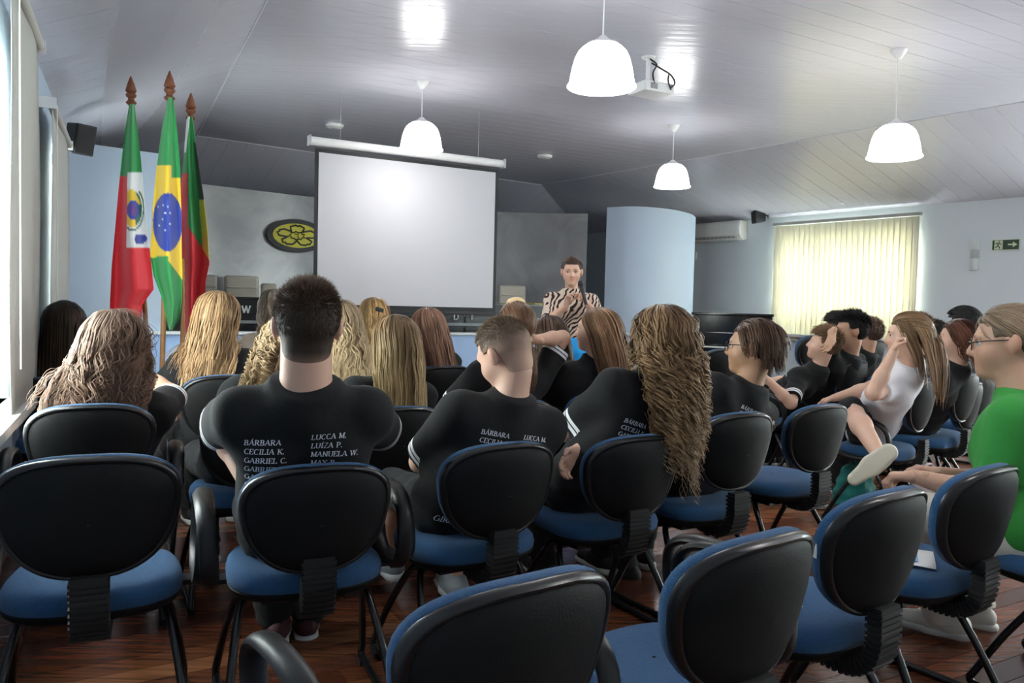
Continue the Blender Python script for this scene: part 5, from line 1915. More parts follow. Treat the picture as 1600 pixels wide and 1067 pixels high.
def cropped(P, col_top, col_side, n=5000, top_len=.028, side_len=.010, nape=.004, seed=1, up=.7, w=.0016, cap_th=.006, fade=None, low=-.075, bulge=None, swirl=0.0):
    """short hair: a close layer plus thousands of short tapered hairs"""
    r = np.random.default_rng(seed)
    hair_cap(P, tuple(np.array(col_side) * .8), cap_th, low=low, front=.02, h=.006, fade=fade, bulge=bulge)
    D = scalp_points(n, P, low=-.85, seed=seed)
    N = len(D)
    z = D[:, 2]
    k = np.clip((z - .0) / .85, 0, 1)
    ln = (side_len * (1 - k) + top_len * k) * (1 + r.normal(0, .18, N))
    low_k = np.clip((z + .85) / .6, 0, 1); ln *= (nape / side_len + (1 - nape / side_len) * low_k)
    n_w = D @ P.Rh.T
    p0 = head_pt(P, D, cap_th * P.hs * .7)
    fl = np.stack([np.zeros(N), np.clip((z - .1) / .7, 0, 1) * .8, -1 + np.clip((z - .1) / .7, 0, 1)], 1) @ P.Rh.T
    fl = fl - n_w * (fl * n_w).sum(1)[:, None]
    if swirl:
        fl = fl + swirl * np.cross(n_w, (P.Rh @ V3(0, -.5, .85))[None]) * k[:, None]
    dirv = n_w * (up * (.35 + .65 * k))[:, None] + fl * (1 - up * k * .6)[:, None] + r.normal(0, .16, (N, 3))
    dirv /= np.linalg.norm(dirv, axis=1)[:, None]
    M = 3
    Pt = np.stack([p0 + dirv * (ln * t)[:, None] + (fl * (ln * .35 * t * t)[:, None]) for t in (0, .5, 1)], 1)
    side = np.cross(dirv, r.normal(0, 1, (N, 3)))
    Gn = np.repeat(side[:, None], M, 1)
    c = np.array(col_side)[None] * (1 - k[:, None]) + np.array(col_top)[None] * k[:, None]
    if fade is not None:
        q = D * np.array([.0755, .096, .087]) + np.array([0, -.012, .028])
        t = np.clip((q[:, 2] - fade[0]) / (fade[1] - fade[0]), 0, 1)[:, None]
        c = c * t + (1 - t) * np.array(fade[2])
    c = c * (1 + r.normal(0, .25, (N, 1)))
    C = np.repeat(np.clip(c, .003, 1)[:, None], M, 1) * np.array([.7, 1, 1.15])[None, :, None]
    ww = np.array([1, .8, .15])[None] * w * np.ones((N, 1))
    return ribbons('hair', Pt, Gn, ww, C, P.root, M_HAIR2)


# ------------------------------------------------------------------ lettering on shirts
NAMES_L = ['BÁRBARA', 'CECILIA K.', 'GABRIEL C.', 'GABRIEL P.', 'GABRIELA K.', 'GUSTAVO K.', 'IS']
NAMES_R = ['LUCCA M.', 'LUÍZA P.', 'MANUELA W.', 'MAX B.']


def lettering(P, size=.0150, pitch=.0265, left=-.125, right=.020, drop=.165, drop_r=None, nl=7, nr=4, slant=.12, extra=()):
    """two columns of names printed on the back of the tee, laid onto the cloth"""
    sv, sf = P.shirt_geo
    bvh = BVHTree.FromPolygons([tuple(v) for v in sv], [tuple(int(i) for i in f) for f in sf])
    mb_v, mb_f = [], []
    C7, sd, tw = P.C7, P.sd, P.tw
    rows = [(NAMES_L[:nl], left, drop, size), (NAMES_R[:nr], right, drop if drop_r is None else drop_r, size)]
    rows += [([e[0]], e[1], e[2], e[3]) for e in extra]
    for names, x0, dz, sz in rows:
        for i, s in enumerate(names):
            Q, w = text_quads(s, sz, slant=slant)
            for q in Q:
                vs = []
                for (x, y) in q:
                    o = C7 + tw * (x0 + x) - sd * (dz + i * pitch - y) - V3(0, .5, 0)
                    hit = bvh.ray_cast(Vector(o), Vector((0, 1, 0)))
                    if hit[0] is None: break
                    vs.append(tuple(hit[0] + hit[1] * .0016 + Vector((0, -.0012, 0))))
                if len(vs) == 4:
                    k = len(mb_v); mb_v += vs; mb_f.append((k, k + 1, k + 2, k + 3))
    if not mb_f: return
    me = bpy.data.meshes.new('lettering'); me.from_pydata(mb_v, [], mb_f); me.update()
    tag(link('lettering', me, M_PRINT, P.shirt), kind='stuff')


def glasses(P, col=(.01, .01, .012), r=.022):
    w = lambda p: Vector(P.H + P.Rh @ (np.array(p) * P.hs))
    gm_ = mat('dark_glasses_frame', col, rough=.25)
    mb = MB()
    for sg in (-1, 1):
        mb.tube([w((sg * .033 + r * 1.1 * math.cos(a), .100, -.001 + r * .85 * math.sin(a))) for a in [2 * math.pi * k / 20 for k in range(20)]], .0018, 5, closed=True)
        mb.tube([w((sg * .056, .098, .006)), w((sg * .077, .06, .010)), w((sg * .083, -.005, .012)), w((sg * .084, -.025, -.006))], .0018, 5)
    mb.tube([w((-.010, .100, .004)), w((0, .106, .006)), w((.010, .100, .004))], .0018, 5)
    o = mb.build('glasses', gm_, P.root, smooth=True)
    ln = MB()
    for sg in (-1, 1):
        pts = [w((sg * .033 + r * 1.05 * math.cos(a), .100, -.001 + r * .8 * math.sin(a))) for a in [2 * math.pi * k / 20 for k in range(20)]]
        ln.add(pts, [tuple(range(20))])
    ln.build('lens', M_GLASS, o)
# ================================================================== THE AUDIENCE
G1 = 'blue and black office chairs'
chair('K', (142, 632), 2.78, 25, 'office chair with armrest loops under the girl with wavy brown hair', arms='LR')
chair('L', (358, 586), 3.72, 27, 'office chair under the girl with straight light brown hair beside the flags', arms='L')
chair('M', (406, 642), 3.10, 28, 'office chair under the girl with golden curls, behind the cropped-hair boy', arms='')
chair('N', (632, 636), 3.36, 30, 'office chair under the girl with very long straight blonde hair')
chair('O', (818, 626), 3.68, 30, 'office chair under the girl with the ponytail and beige scrunchie')
chair('Q', (952, 612), 3.98, 31, 'office chair under the girl with straight brown hair looking left')
chair('S', (1072, 594), 4.30, 32, 'empty office chair whose rim shows right of the long curly hair')
chair('T', (1136, 545), 6.6, 30, 'far empty office chair to the left of the boy with glasses')
chair('U', (1190, 541), 6.9, 30, 'far empty office chair to the right of the boy with glasses')
chair('V', (700, 571), 4.9, 30, 'office chair with black back under the girl with reddish brown hair')
chair('W', (1286, 567), 5.7, 46, 'office chair under the boy leaning his head back', arms='L')
chair('X', (1345, 563), 5.75, 44, 'office chair under the black-haired boy in profile')
chair('Y', (1456, 591), 4.55, 50, 'office chair with armrest under the girl in the white t-shirt', arms='L')
chair('Z', (1522, 583), 5.0, 47, 'office chair under the woman with dark auburn hair')
chair('AA', (1276, 524), 7.5, 40, 'far blue office chair edge left of the boy leaning back')
chair('AB', (1372, 531), 6.8, 40, 'far blue office chair under the person behind the black-haired boy')


def hip_of(k, f=-.05):
    pos, rz = CHAIRS[k]
    return (pos.x - math.sin(rz) * f, pos.y + math.cos(rz) * f)


def seat_for(key, x, y, face, label):
    chair(key, None, 0, face, label, at=(x, y))
    return hip_of(key)


def free_seat(key, px, d, face, label, back=.05):
    """a chair under somebody whose own seat is hidden from view"""
    q = PZ(px, d, 0); rz = math.radians(face)
    return seat_for(key, q.x + math.sin(rz) * back, q.y - math.cos(rz) * back, face, label)


BLOND = [(0.338, 0.217, 0.104), (0.438, 0.302, 0.158), (0.253, 0.151, 0.070)]
DKBLOND = [(0.219, 0.134, 0.075), (0.303, 0.201, 0.113), (0.134, 0.079, 0.043)]
LTBROWN = [(0.228, 0.118, 0.056), (0.303, 0.167, 0.087), (0.143, 0.072, 0.036)]
BROWN = [(0.110, 0.054, 0.031), (0.169, 0.088, 0.052), (0.068, 0.034, 0.019)]
ASHBR = [(0.143, 0.092, 0.070), (0.211, 0.142, 0.108), (0.084, 0.050, 0.036)]
DARK = [(0.022, 0.012, 0.009), (0.046, 0.027, 0.021), (0.012, 0.007, 0.006)]
BLACKH = [(0.006, 0.005, 0.005), (0.010, 0.007, 0.007)]
GREYBL = [(0.279, 0.226, 0.174), (0.354, 0.302, 0.244), (0.169, 0.126, 0.095)]
AUBURN = [(0.072, 0.025, 0.017), (0.101, 0.038, 0.027), (0.042, 0.015, 0.011)]
GOLD = [(0.464, 0.310, 0.158), (0.557, 0.402, 0.234), (0.338, 0.209, 0.095)]

# --- front row, seen from behind
p = person('boy with cropped dark brown hair, black t-shirt, seen from behind in the front row', (482, 431), 2.26, hip_of('B', .0), 17, hs=1.06, sw=.185, girth=1.08, h=.0075, tone=FAIR, neck_r=.066, head=(0, 4, 1),
           arms={'L': dict(el=(-.265, .23, .80), to=(-.205, .03, .765), dir=(.05, -.12, -1), palm=(1, .2, 0), show=1, curl=.3, hsc=.88), 'R': dict(el=(.270, .18, .775), to=(.05, .30, .70))}, short_sleeve_r=.070,
           shoes=('red_black_shoe', (.06, .008, .014), (.70, .70, .70)), feet={'L': (432, 968, 2.86, 0), 'R': (478, 962, 2.98, 0)}, hair_t=.022, sleeve=.86)
cropped(p, (.105, .060, .034), (.050, .031, .020), n=9000, top_len=.022, side_len=.012, nape=.004, seed=3, up=.85, w=.0016, cap_th=.009, fade=(-.122, -.060, (.52, .32, .235)), low=-.124, swirl=.6, bulge=[((0, -.030, -.062), (.063, .060, .066))])
lettering(p, drop=.136, drop_r=.120, left=-.165, right=.012)

p = person('boy with shaved sides looking down, black t-shirt with white sleeve stripes', (768, 498), 2.72, hip_of('C', .0), 26, hs=1.0, sw=.178, h=.0075, tone=FAIR, head=(22, -26, -8), neck_r=.052,
           arms={'L': dict(to=(.02, .26, .72), pole=(-.9, -.3, -.8)), 'R': dict(to=(.08, .28, .70))}, hair_t=.016, sleeve=.84,
           shoes=('grey_patterned_shoe', (.22, .24, .26), (.50, .50, .50)), feet={'L': (612, 872, 3.35, 0), 'R': (712, 905, 3.3, 0)}, shorts=True, short_sleeve_r=.070)
cropped(p, (.15, .095, .058), (.20, .13, .088), n=7000, top_len=.016, side_len=.004, nape=.002, seed=4, up=.55, w=.0015, cap_th=.006, fade=(-.075, .045, (.63, .395, .29)), low=-.088, bulge=[((0, -.030, -.050), (.056, .056, .050))])
lettering(p, drop=.108, drop_r=.104, nl=5, nr=3, left=-.12, right=.032, extra=(('GIRALDI', -.180, .424, .019),))

p = person('girl with very long curly light brown hair, black t-shirt, seen from behind', (1033, 467), 3.02, hip_of('D', .02), 28, hs=1.02, sw=.165, h=.009, tone=FAIR, hair_t=.025,
           arms={'R': dict(to=(902, 703, 2.95), px=1, pole=(.8, .4, -.6), dir=(-.75, -.2, -.6), palm=(.3, -.9, 0), show=1, curl=.4), 'L': dict(to=(.06, .22, .70), pole=(-1.1, -.2, -.5))}, sleeve=.86,
           feet={'L': (850, 880, 3.65, 0), 'R': (980, 885, 3.7, 0)}, shoes=('black_white_shoe', (.012, .012, .013), (.55, .53, .48)))
long_hair(p, [(0.164, 0.091, 0.047), (0.243, 0.150, 0.081), (0.091, 0.045, 0.024), (0.201, 0.114, 0.057)], length=.45, n=1500, segs=44, w=.0042, curl=(.014, .062), wave=(.010, .15), clump=.84, vol=1.7, seed=11, tip=(0.243, 0.150, 0.078), low=-.62, back=.42, part=.01)
lettering(p, drop=.175, nl=6, left=-.125, right=.035)

p = person('boy with thick brown hair and glasses looking left, black t-shirt', (1180, 490), 3.36, hip_of('E', .02), 27, hs=1.02, sw=.168, h=.0075, tone=TAN, head=(34, 2, 0), neck_r=.050, hair_t=.026, sleeve=.84, face_on=('dark', (.02, .012, .01)))
long_hair(p, [(0.042, 0.025, 0.019), (0.072, 0.041, 0.031), (0.101, 0.054, 0.037), (0.022, 0.012, 0.010)], length=.135, n=1700, segs=12, w=.0042, wave=(.005, .055), clump=.55, vol=2.1, back=.15, seed=12, low=-.80, len_var=.12, front=.12, swept=.8, taper=.62)
glasses(p)
lettering(p, drop=.094, drop_r=.088, nl=3, nr=1, left=-.068, right=.064)

# --- second row
p = person('girl with long wavy brown hair leaning on her elbow near the left blinds', (170, 477), 3.02, hip_of('K', .02), 24, hs=1.04, sw=.160, h=.009, tone=LIGHT, head=(8, -8, -6), hair_t=.022,
           arms={'R': dict(to=(.10, .30, .93), pole=(1.3, -.4, -.7)), 'L': dict(to=(-.05, .30, .90))})
long_hair(p, [(0.134, 0.084, 0.065), (0.211, 0.138, 0.104), (0.072, 0.043, 0.033), (0.169, 0.104, 0.075)], length=.50, n=1600, segs=36, w=.0042, wave=(.016, .11), curl=(.007, .10), clump=.78, vol=2.5, seed=13, side=-.28, tip=(0.143, 0.084, 0.060), low=-.62, back=.40)
lettering(p, drop=.16, nl=7, nr=0, left=-.19)

p = person('girl with golden curls behind the cropped-hair boy, black t-shirt', (452, 486), 3.22, hip_of('M', .02), 25, hs=.98, sw=.16, h=.011, hair_t=.02)
long_hair(p, GOLD, length=.34, n=800, segs=34, w=.0055, curl=(.014, .045), clump=.85, vol=2.6, seed=14, low=-.6, back=.5, side=-.35)
p = person('girl with very long straight blonde hair with dark roots, seen from behind', (618, 486), 3.58, hip_of('N', .02), 26, hs=1.0, sw=.16, h=.010, hair_t=.018)
long_hair(p, [(0.143, 0.088, 0.045), (0.202, 0.126, 0.065), (0.101, 0.059, 0.031)], length=.60, n=1300, segs=24, w=.0045, wave=(.004, .16), clump=.5, vol=1.5, seed=15, tip=(0.422, 0.302, 0.148), low=-.6, back=.55)
p = person('girl with a brown ponytail tied with a beige scrunchie, one arm bent behind her neck', (808, 473), 3.90, hip_of('O', .02), 26, hs=1.0, sw=.16, h=.010, head=(-6, 0, 4), hair_t=.012,
           arms={'R': dict(to=(836, 531, 3.86), px=1, pole=(.9, .1, 1.2), dir=(-.9, .1, .2), palm=(0, 1, 0), show=1), 'L': dict(to=(-.02, .20, .74), pole=(-1, -.3, -.5))}, sleeve=.80)
tied_hair(p, BROWN, tie=(.012, -.125, -.045), tail=.24, n=700, segs=22, w=.0055, seed=16, tail_spread=.04)
tq = p.H + p.Rh @ (V3(.012, -.128, -.048) * p.hs)
mb = MB(); Mt = Matrix.Translation(Vector(tq)) @ Matrix(p.Rh.tolist()).to_4x4() @ Matrix.Rotation(.6, 4, 'X')
mb.tube([Mt @ Vector((.021 * math.cos(a), .021 * math.sin(a), .004 * math.sin(5 * a))) for a in [2 * math.pi * k / 24 for k in range(24)]], .013, 8, closed=True)
mb.build('scrunchie', mat('beige_scrunchie', (.55, .42, .28), rough=.8), p.root, smooth=True)
lettering(p, drop=.17, nl=0, nr=3, right=.02, size=.017)
p = person('girl with long straight brown hair looking left, face partly visible, beside the blue skirt', (934, 477), 4.12, hip_of('Q', .02), 30, hs=1.0, sw=.16, h=.009, head=(38, 2, 0), hair_t=.012, tone=FAIR, face_on=('brown', (.08, .045, .03)),
           arms={'L': dict(to=(-.10, .26, .70), pole=(-1, -.3, -.4))})
long_hair(p, [(0.169, 0.088, 0.048), (0.237, 0.130, 0.075), (0.110, 0.055, 0.031)], length=.42, n=950, segs=20, w=.0055, wave=(.003, .2), clump=.35, vol=1.0, seed=17, low=-.6, back=.65)

# --- third row and beyond, left block
hp_ = free_seat('AC', 97, 4.42, 26, 'office chair under the girl with black hair beside the roller blind')
p = person('girl with straight black hair half hidden by the nearest roller blind', (101, 466), 4.45, None, 26, hs=1.05, sw=.15, h=.014, hair_t=.015)
long_hair(p, BLACKH, length=.42, n=520, segs=14, w=.010, clump=.3, vol=1.8, seed=18, low=-.6)
p = person('girl with straight light brown hair beside the flags, black t-shirt with printed names', (343, 451), 4.00, hip_of('L', .02), 24, hs=1.03, sw=.165, h=.010, hair_t=.016, head=(-10, -6, 3),
           arms={'L': dict(to=(-.12, .26, .70), pole=(-1, -.2, -.6))}, short_sleeve_r=.068)
long_hair(p, [(0.321, 0.193, 0.095), (0.406, 0.259, 0.139), (0.202, 0.109, 0.052)], length=.42, n=1050, segs=20, w=.0055, wave=(.006, .16), clump=.45, vol=1.3, seed=19, low=-.6, back=.4, side=-.18)
lettering(p, drop=.16, nl=4, nr=4, size=.0195, right=.005)
hp_ = free_seat('AD', 535, 4.30, 28, 'office chair under the girl with wavy ash blonde hair, hidden behind the cropped-hair boy')
p = person('girl with wavy ash blonde hair just right of the cropped-hair boy', (531, 464), 4.40, None, 28, hs=1.05, sw=.16, h=.012, hair_t=.018)
long_hair(p, [(0.185, 0.126, 0.075), (0.287, 0.209, 0.131), (0.127, 0.084, 0.048)], length=.44, n=800, segs=26, w=.006, wave=(.014, .10), clump=.78, vol=1.8, seed=20, tip=(0.507, 0.377, 0.218), low=-.6, back=.4, side=.15)
p = person('girl with straight reddish brown hair in front of a black chair back, third row', (668, 477), 5.00, hip_of('V', .02), 27, hs=1.03, sw=.165, h=.012, hair_t=.014)
long_hair(p, [(0.127, 0.062, 0.043), (0.185, 0.100, 0.070), (0.084, 0.041, 0.028)], length=.42, n=650, segs=18, w=.007, wave=(.004, .2), clump=.4, vol=1.4, seed=21, low=-.6, back=.35, side=.22)
hp_ = free_seat('AE', 424, 5.4, 27, 'office chair under the woman in the beige top')
p = person('woman with greyish blonde hair and beige knitted top, left of the cropped-hair boy', (428, 449), 5.5, None, 27, hs=1.05, sw=.175, h=.013, hair_t=.014, shirt=cloth_mat('beige_knit', (.55, .47, .38), rough=.9), shirt_name='knitted_top')
long_hair(p, GREYBL, length=.36, n=520, segs=18, w=.0075, wave=(.01, .12), clump=.5, vol=1.3, seed=22, low=-.6)
hp_ = free_seat('AF', 586, 5.7, 28, 'office chair under the girl with golden hair and dark hair clip')
p = person('girl with golden hair pinned by a dark clip, in front of the screen', (583, 462), 5.8, None, 28, hs=1.0, sw=.16, h=.014, hair_t=.014, shirt=cloth_mat('check_shirt', (.35, .36, .40), rough=.9))
long_hair(p, [(0.388, 0.226, 0.087), (0.472, 0.302, 0.139), (0.287, 0.159, 0.060)], length=.34, n=450, segs=16, w=.0075, wave=(.006, .12), clump=.4, vol=1.4, seed=23, low=-.6)
tq = p.H + p.Rh @ V3(.006, -.128, .028)
MB().box((0, 0, 0), (.06, .03, .035), Matrix.Translation(Vector(tq)) @ Matrix.Rotation(.3, 4, 'Y')).build('hair_clip', M_BLACK, p.root, bevel=.008)
hp_ = free_seat('AG', 802, 5.3, 28, 'office chair under the girl with the blonde topknot')
p = person('girl with a pale blonde topknot peeking above the ponytail girl', (801, 474), 5.4, None, 28, hs=1.0, sw=.16, h=.014, hair_t=.012)
tied_hair(p, GOLD, tie=(0, -.06, .10), n=300, w=.009, seed=24, bun=True, segs=16)
bq = p.H + p.Rh @ V3(0, -.055, .125)
v2, l2 = field([ell(bq, (.070, .055, .045))], .008, fold=.006, seed=2); a_, b_ = surface_net(v2, l2, .008)
me = mesh_np('bun', a_, [b_]); vcol(me, 'hc', np.array(GOLD[1]) * 1.1); link('hair_bun', me, M_HAIR, p.root)
hp_ = free_seat('AH', 862, 5.0, 30, 'office chair under the girl with long dark hair in front of the speaker')
p = person('girl with long dark brown hair just in front of the standing speaker', (858, 490), 5.1, None, 30, hs=1.03, sw=.16, h=.013, hair_t=.014, head=(10, 0, 0))
long_hair(p, DARK, length=.42, n=520, segs=16, w=.008, wave=(.004, .2), clump=.35, vol=1.2, seed=25, low=-.6)

# --- right block
p = person('fair boy leaning his head back, a hand from behind resting on him', (1294, 511), 5.55, hip_of('W', .04), 46, hs=.98, sw=.165, h=.0085, head=(26, 12, -6), tone=FAIR, hair_t=.016, face_on=('brown', (.09, .05, .03)),
           arms={'L': dict(to=(1200, 594, 5.35), px=1, pole=(-.5, -.4, -.9), show=1, curl=.8), 'R': dict(to=(.10, .3, .66))})
cropped(p, (.24, .15, .085), (.19, .115, .065), n=3500, top_len=.040, side_len=.018, nape=.006, seed=30, up=.45, w=.004, cap_th=.010, low=-.06)
p = person('black-haired boy in profile to the left, black t-shirt, in front of the blind', (1331, 487), 5.7, hip_of('X', .03), 44, hs=1.06, sw=.172, h=.0085, head=(36, 0, 0), tone=(.55, .33, .22), hair_t=.020, face_on=('black', (.012, .01, .01)),
           arms={'L': dict(to=(1301, 521, 5.42), px=1, pole=(-.1, .1, 1.3), dir=(-.15, .2, -.9), palm=(-.7, .3, -.3), show=1, curl=.4)}, sleeve=.78)
cropped(p, (.012, .010, .010), (.012, .010, .010), n=3500, top_len=.045, side_len=.014, nape=.006, seed=31, up=.5, w=.004, cap_th=.012, low=-.055)
hp_ = free_seat('AI', 1312, 6.15, 42, 'hidden office chair under the dark-haired person behind the fair boy')
p = person('dark-haired person just behind the raised forearm, mostly hidden', (1308, 489), 6.15, None, 42, hs=1.0, sw=.165, h=.012, tone=FAIR, hair_t=.015)
cropped(p, (.015, .012, .011), (.015, .012, .011), n=2000, top_len=.04, side_len=.02, nape=.008, seed=32, up=.5, w=.005, cap_th=.014, low=-.06)
p = person('person with short brown hair and black t-shirt behind the black-haired boy', (1358, 497), 6.7, hip_of('AB', .03), 40, hs=1.0, sw=.175, h=.013, hair_t=.015)
cropped(p, (.14, .09, .055), (.10, .06, .04), n=1800, top_len=.035, side_len=.025, nape=.01, seed=33, up=.5, w=.005, cap_th=.012, low=-.06)
M_WTEE = cloth_mat('white_tee', (.74, .73, .77), rough=.85)
p = person('girl in white t-shirt with half-tied light brown hair, hand at her mouth', (1418, 488), 4.32, hip_of('Y', .02), 55, hs=1.02, sw=.155, h=.0075, head=(16, -2, 0), tone=FAIR, hair_t=.012, shirt=M_WTEE, bust=1.0, face_on=('brown', (.10, .055, .035)),
           arms={'L': dict(el=(1364, 614, 4.13), elpx=1, to=(1390, 562, 4.12), px=1, dir=(.1, -.2, .9), palm=(.3, -.9, .2), show=1, curl=1.45, hsc=.8), 'R': dict(to=(.02, .38, .62), show=1)}, sleeve=.62, short_sleeve_r=.058,
           feet={'L': dict(at=(1377, 716, 4.02), toe=(1338, 746, 4.02), sole=(1362, 724, 3.6)), 'R': (.10, .34, .075)}, shorts=True, shoes=('white_slip_on', (.60, .57, .46), (.62, .58, .47)))
tied_hair(p, [(0.253, 0.151, 0.083), (0.321, 0.201, 0.113), (0.177, 0.100, 0.052)], tie=(0, -.115, .015), tail=.34, n=600, segs=24, w=.005, seed=34, tail_spread=.035)
long2 = long_hair(p, [(0.253, 0.151, 0.083), (0.321, 0.201, 0.113), (0.177, 0.100, 0.052)], length=.34, n=260, segs=16, w=.005, wave=(.003, .2), clump=.4, vol=.6, seed=35, low=-.55, cap=False, front=-.45)
hp_ = free_seat('AJ', 1430, 5.4, 46, 'office chair under the person hidden behind the girl in white')
p = person('brown-haired person mostly hidden behind the girl in the white t-shirt', (1432, 489), 5.5, None, 46, hs=1.0, sw=.165, h=.014, hair_t=.014)
cropped(p, (.14, .085, .05), (.11, .065, .04), n=1500, top_len=.03, side_len=.02, nape=.01, seed=36, up=.4, w=.005, cap_th=.012, low=-.06)
hp_ = free_seat('AK', 1462, 6.1, 20, 'office chair under the boy turned to the right')
p = person('dark-haired boy in profile to the right, facing the auburn-haired woman', (1464, 501), 6.1, None, 10, hs=1.0, sw=.165, h=.0095, head=(-88, -6, 0), tone=FAIR, hair_t=.014, face_on=('black', (.012, .01, .01)))
cropped(p, (.020, .014, .012), (.018, .013, .011), n=2200, top_len=.03, side_len=.012, nape=.006, seed=37, up=.4, w=.0045, cap_th=.011, low=-.055)
hp_ = free_seat('AL', 1506, 6.9, 46, 'office chair under the person with a black afro')
p = person('person with a black curly afro, hair showing above the auburn-haired woman', (1505, 478), 6.9, None, 46, hs=1.0, sw=.17, h=.014, tone=BROWN_SK, hair_t=.05)
hair_cap(p, (.010, .008, .008), .035, low=-.02, front=.05, h=.010)
D_ = scalp_points(900, p, low=-.3, seed=5); r_ = np.random.default_rng(5); N_ = len(D_)
b0 = head_pt(p, D_, .030); nw = D_ @ p.Rh.T; M_ = 9
s_ = np.linspace(0, 1, M_); e1 = np.cross(nw, V3(.3, .2, .9)); e1 /= np.linalg.norm(e1, axis=1)[:, None]; e2 = np.cross(nw, e1)
ph_ = r_.random(N_) * 6.28
Pt_ = b0[:, None] + nw[:, None] * (s_ * .028)[None, :, None] + .009 * (np.cos(12 * s_[None] + ph_[:, None])[..., None] * e1[:, None] + np.sin(12 * s_[None] + ph_[:, None])[..., None] * e2[:, None])
ribbons('hair', Pt_, np.repeat(nw[:, None], M_, 1), np.full((N_, M_), .006), np.full((N_, M_, 3), .010), p.root, M_HAIR2)
p = person('woman with dark auburn hair and black t-shirt behind the girl in white', (1498, 495), 4.92, hip_of('Z', .02), 50, hs=1.03, sw=.18, girth=1.08, h=.009, head=(12, 0, 0), tone=FAIR, hair_t=.014, bust=1.1, face_on=('auburn', (.05, .02, .015)))
long_hair(p, AUBURN, length=.26, n=650, segs=16, w=.006, wave=(.006, .10), clump=.45, vol=1.3, seed=38, low=-.6, back=.7)
seat_for('AM', 1.86, 2.60, 38, 'office chair under the woman in green, blue seat at the right edge')
p = person('woman in bright green t-shirt and pale trousers with glasses and low ponytail', (1574, 475), 2.80, (1.80, 2.68), 52, hs=1.12, sw=.195, girth=1.22, h=.0065, head=(8, -4, 0), tone=(.58, .34, .235), hair_t=.008, neck_r=.062, bust=1.25, face_on=('sandy', (.20, .12, .075)),
           shirt=cloth_mat('green_tee', (.035, .27, .045), rough=.75), trousers=cloth_mat('pale_trousers', (.66, .62, .55), rough=.9),
           arms={'L': dict(to=(1432, 745, 2.72), px=1, pole=(-.2, .3, -1.2), show=1, curl=.95, dir=(-.1, .95, -.1)), 'R': dict(to=(.12, .33, .64))}, sleeve=.78, short_sleeve_r=.074,
           feet={'L': (1480, 962, 3.05, 0), 'R': (1520, 950, 3.2, 0)}, shoes=('pale_shoe', (.55, .52, .46), (.5, .48, .44)))
tied_hair(p, [(0.228, 0.159, 0.104), (0.303, 0.226, 0.158), (0.160, 0.104, 0.065)], tie=(-.005, -.120, -.055), tail=.26, n=900, segs=22, w=.004, seed=39, tail_spread=.045, vol=.5)
glasses(p, r=.021)

# --- the speaker
SKIRT = cloth_mat('bright_blue_skirt', (.012, .33, .78), rough=.5)
p = person('woman speaker standing in zebra-print blouse and blue skirt, holding a microphone', (894, 402), 6.5, None, 172, hs=.99, sw=.165, girth=1.06, h=.0065, head=(4, -4, 0), tone=(.62, .38, .28), hair_t=.006, legs='stand', bust=1.15, face_on=('sandy', (.14, .08, .05)),
           shirt=cloth_mat('zebra_blouse', (.6, .5, .4), zebra=True), shirt_name='zebra_blouse', trousers=SKIRT, sleeve=1.35, hem=.80,
           arms={'R': dict(to=(884, 478, 6.24), px=1, pole=(.7, -.1, -1), dir=(-.25, .25, .9), palm=(-.7, .5, 0), show=1, curl=.55), 'L': dict(to=(917, 474, 6.28), px=1, pole=(-.8, -.2, -1), dir=(.35, .5, .65), palm=(.6, .2, -.1), show=1, curl=1.0)},
           shoes=('dark_pump', (.02, .02, .02), (.03, .03, .03)), hand_h=.004)
tied_hair(p, [(0.072, 0.041, 0.031), (0.101, 0.059, 0.043)], tie=(0, -.115, -.02), tail=.16, n=420, segs=16, w=.005, seed=40, vol=.8, tail_spread=.02)
lp = p.H + p.Rh @ (V3(0, .090, -.061) * p.hs)
a_ = PX(916, 476, 6.20); b_ = PX(907, 441, 6.22)
mic = empty('microphone', (0, 0, 0)); tag(mic, 'black handheld microphone raised by the standing speaker', 'microphone')
MB().tube([a_, a_.lerp(b_, .5), a_.lerp(b_, .8)], [.012, .014, .018], 12).build('handle', M_BLACK, mic, smooth=True)
dm = (b_ - a_).normalized()
MB().lathe([(.003, .03), (.018, .024), (.024, .008), (.022, -.010), (.016, -.02)], n=16, M=basis(a_.lerp(b_, .92), Vector((1, 0, 0)), dm)).build('mesh_head', mat('mic_mesh', (.03, .03, .03), rough=.5, metal=.6), mic, smooth=True)

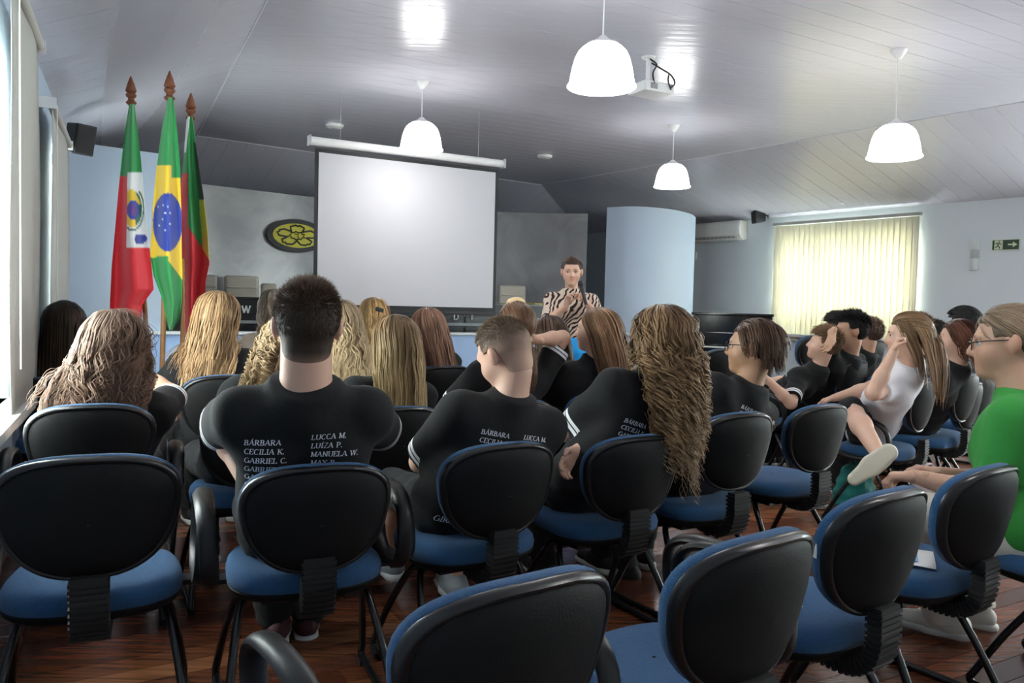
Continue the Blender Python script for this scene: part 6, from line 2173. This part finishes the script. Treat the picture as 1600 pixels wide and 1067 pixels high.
# ---------------- small things
def seat_paper(key, dx, dy, rot, label, line=False):
    pos, rz = CHAIRS[key]
    M = Matrix.Translation((pos.x, pos.y, 0)) @ Matrix.Rotation(rz, 4, 'Z') @ Matrix.Translation((dx, dy, .470)) @ Matrix.Rotation(rot, 4, 'Z')
    root = empty('paper_sheet', (0, 0, 0)); tag(root, label, 'paper')
    G = [[M @ Vector((.21 * (i / 4 - .5), .297 * (j / 6 - .5), .003 + .004 * math.sin(i * 1.1 + j * .7))) for i in range(5)] for j in range(7)]
    o = MB().grid(G).build('sheet', mat('paper_white', (.8, .8, .78), rough=.7), root, smooth=True)
    s = o.modifiers.new('t', 'SOLIDIFY'); s.thickness = .0015
    if line:
        MB().box((-.03, -.09, .011), (.10, .020, .002), M).build('printed_blue_band', mat('print_blue', (.12, .35, .62), rough=.6), root)


seat_paper('J', -.06, .02, .5, 'white printed paper with a blue line on the empty seat before the woman in green', True)
seat_paper('I', -.12, .09, .9, 'white paper lying on the front of the empty seat behind the armrest loop')


def bag(px, py, d, size, label, m, rot):
    q = PX(px, py, d)
    root = empty('bag', Vector((q.x, q.y, 0)), rot); tag(root, label, 'bag')
    sx, sy, sz = size
    pr = [cone((-sx * .3, 0, sz * .35), (sx * .3, 0, sz * .35), sz * .32, sz * .32, .05), cone((-sx * .22, 0, sz * .7), (sx * .22, 0, sz * .7), sz * .2, sz * .2, .06)]
    v2, l2 = field(pr, .012, fold=.012, gcut=[((0, 0, .004), (0, 0, -1))], seed=int(px)); a, b = surface_net(v2, l2, .012)
    link('bag_body', mesh_np('bag_body', a, [b]), m, root)
    MB().tube(smooth_path([(-sx * .2, 0, sz * .8), (-sx * .12, 0, sz * 1.12), (sx * .12, 0, sz * 1.12), (sx * .2, 0, sz * .8)], 5), .008, 6).build('bag_strap', m, root, smooth=True)


bag(1452, 705, 4.75, (.40, .2, .30), 'pale pink crumpled cloth bag under the chair of the girl in white', cloth_mat('pink_cloth', (.48, .38, .42), rough=.8), .6)
bag(1336, 690, 4.9, (.26, .18, .34), 'teal green bag on the floor beside the bare leg of the girl in white', cloth_mat('teal_cloth', (.01, .16, .14), rough=.7), .9)
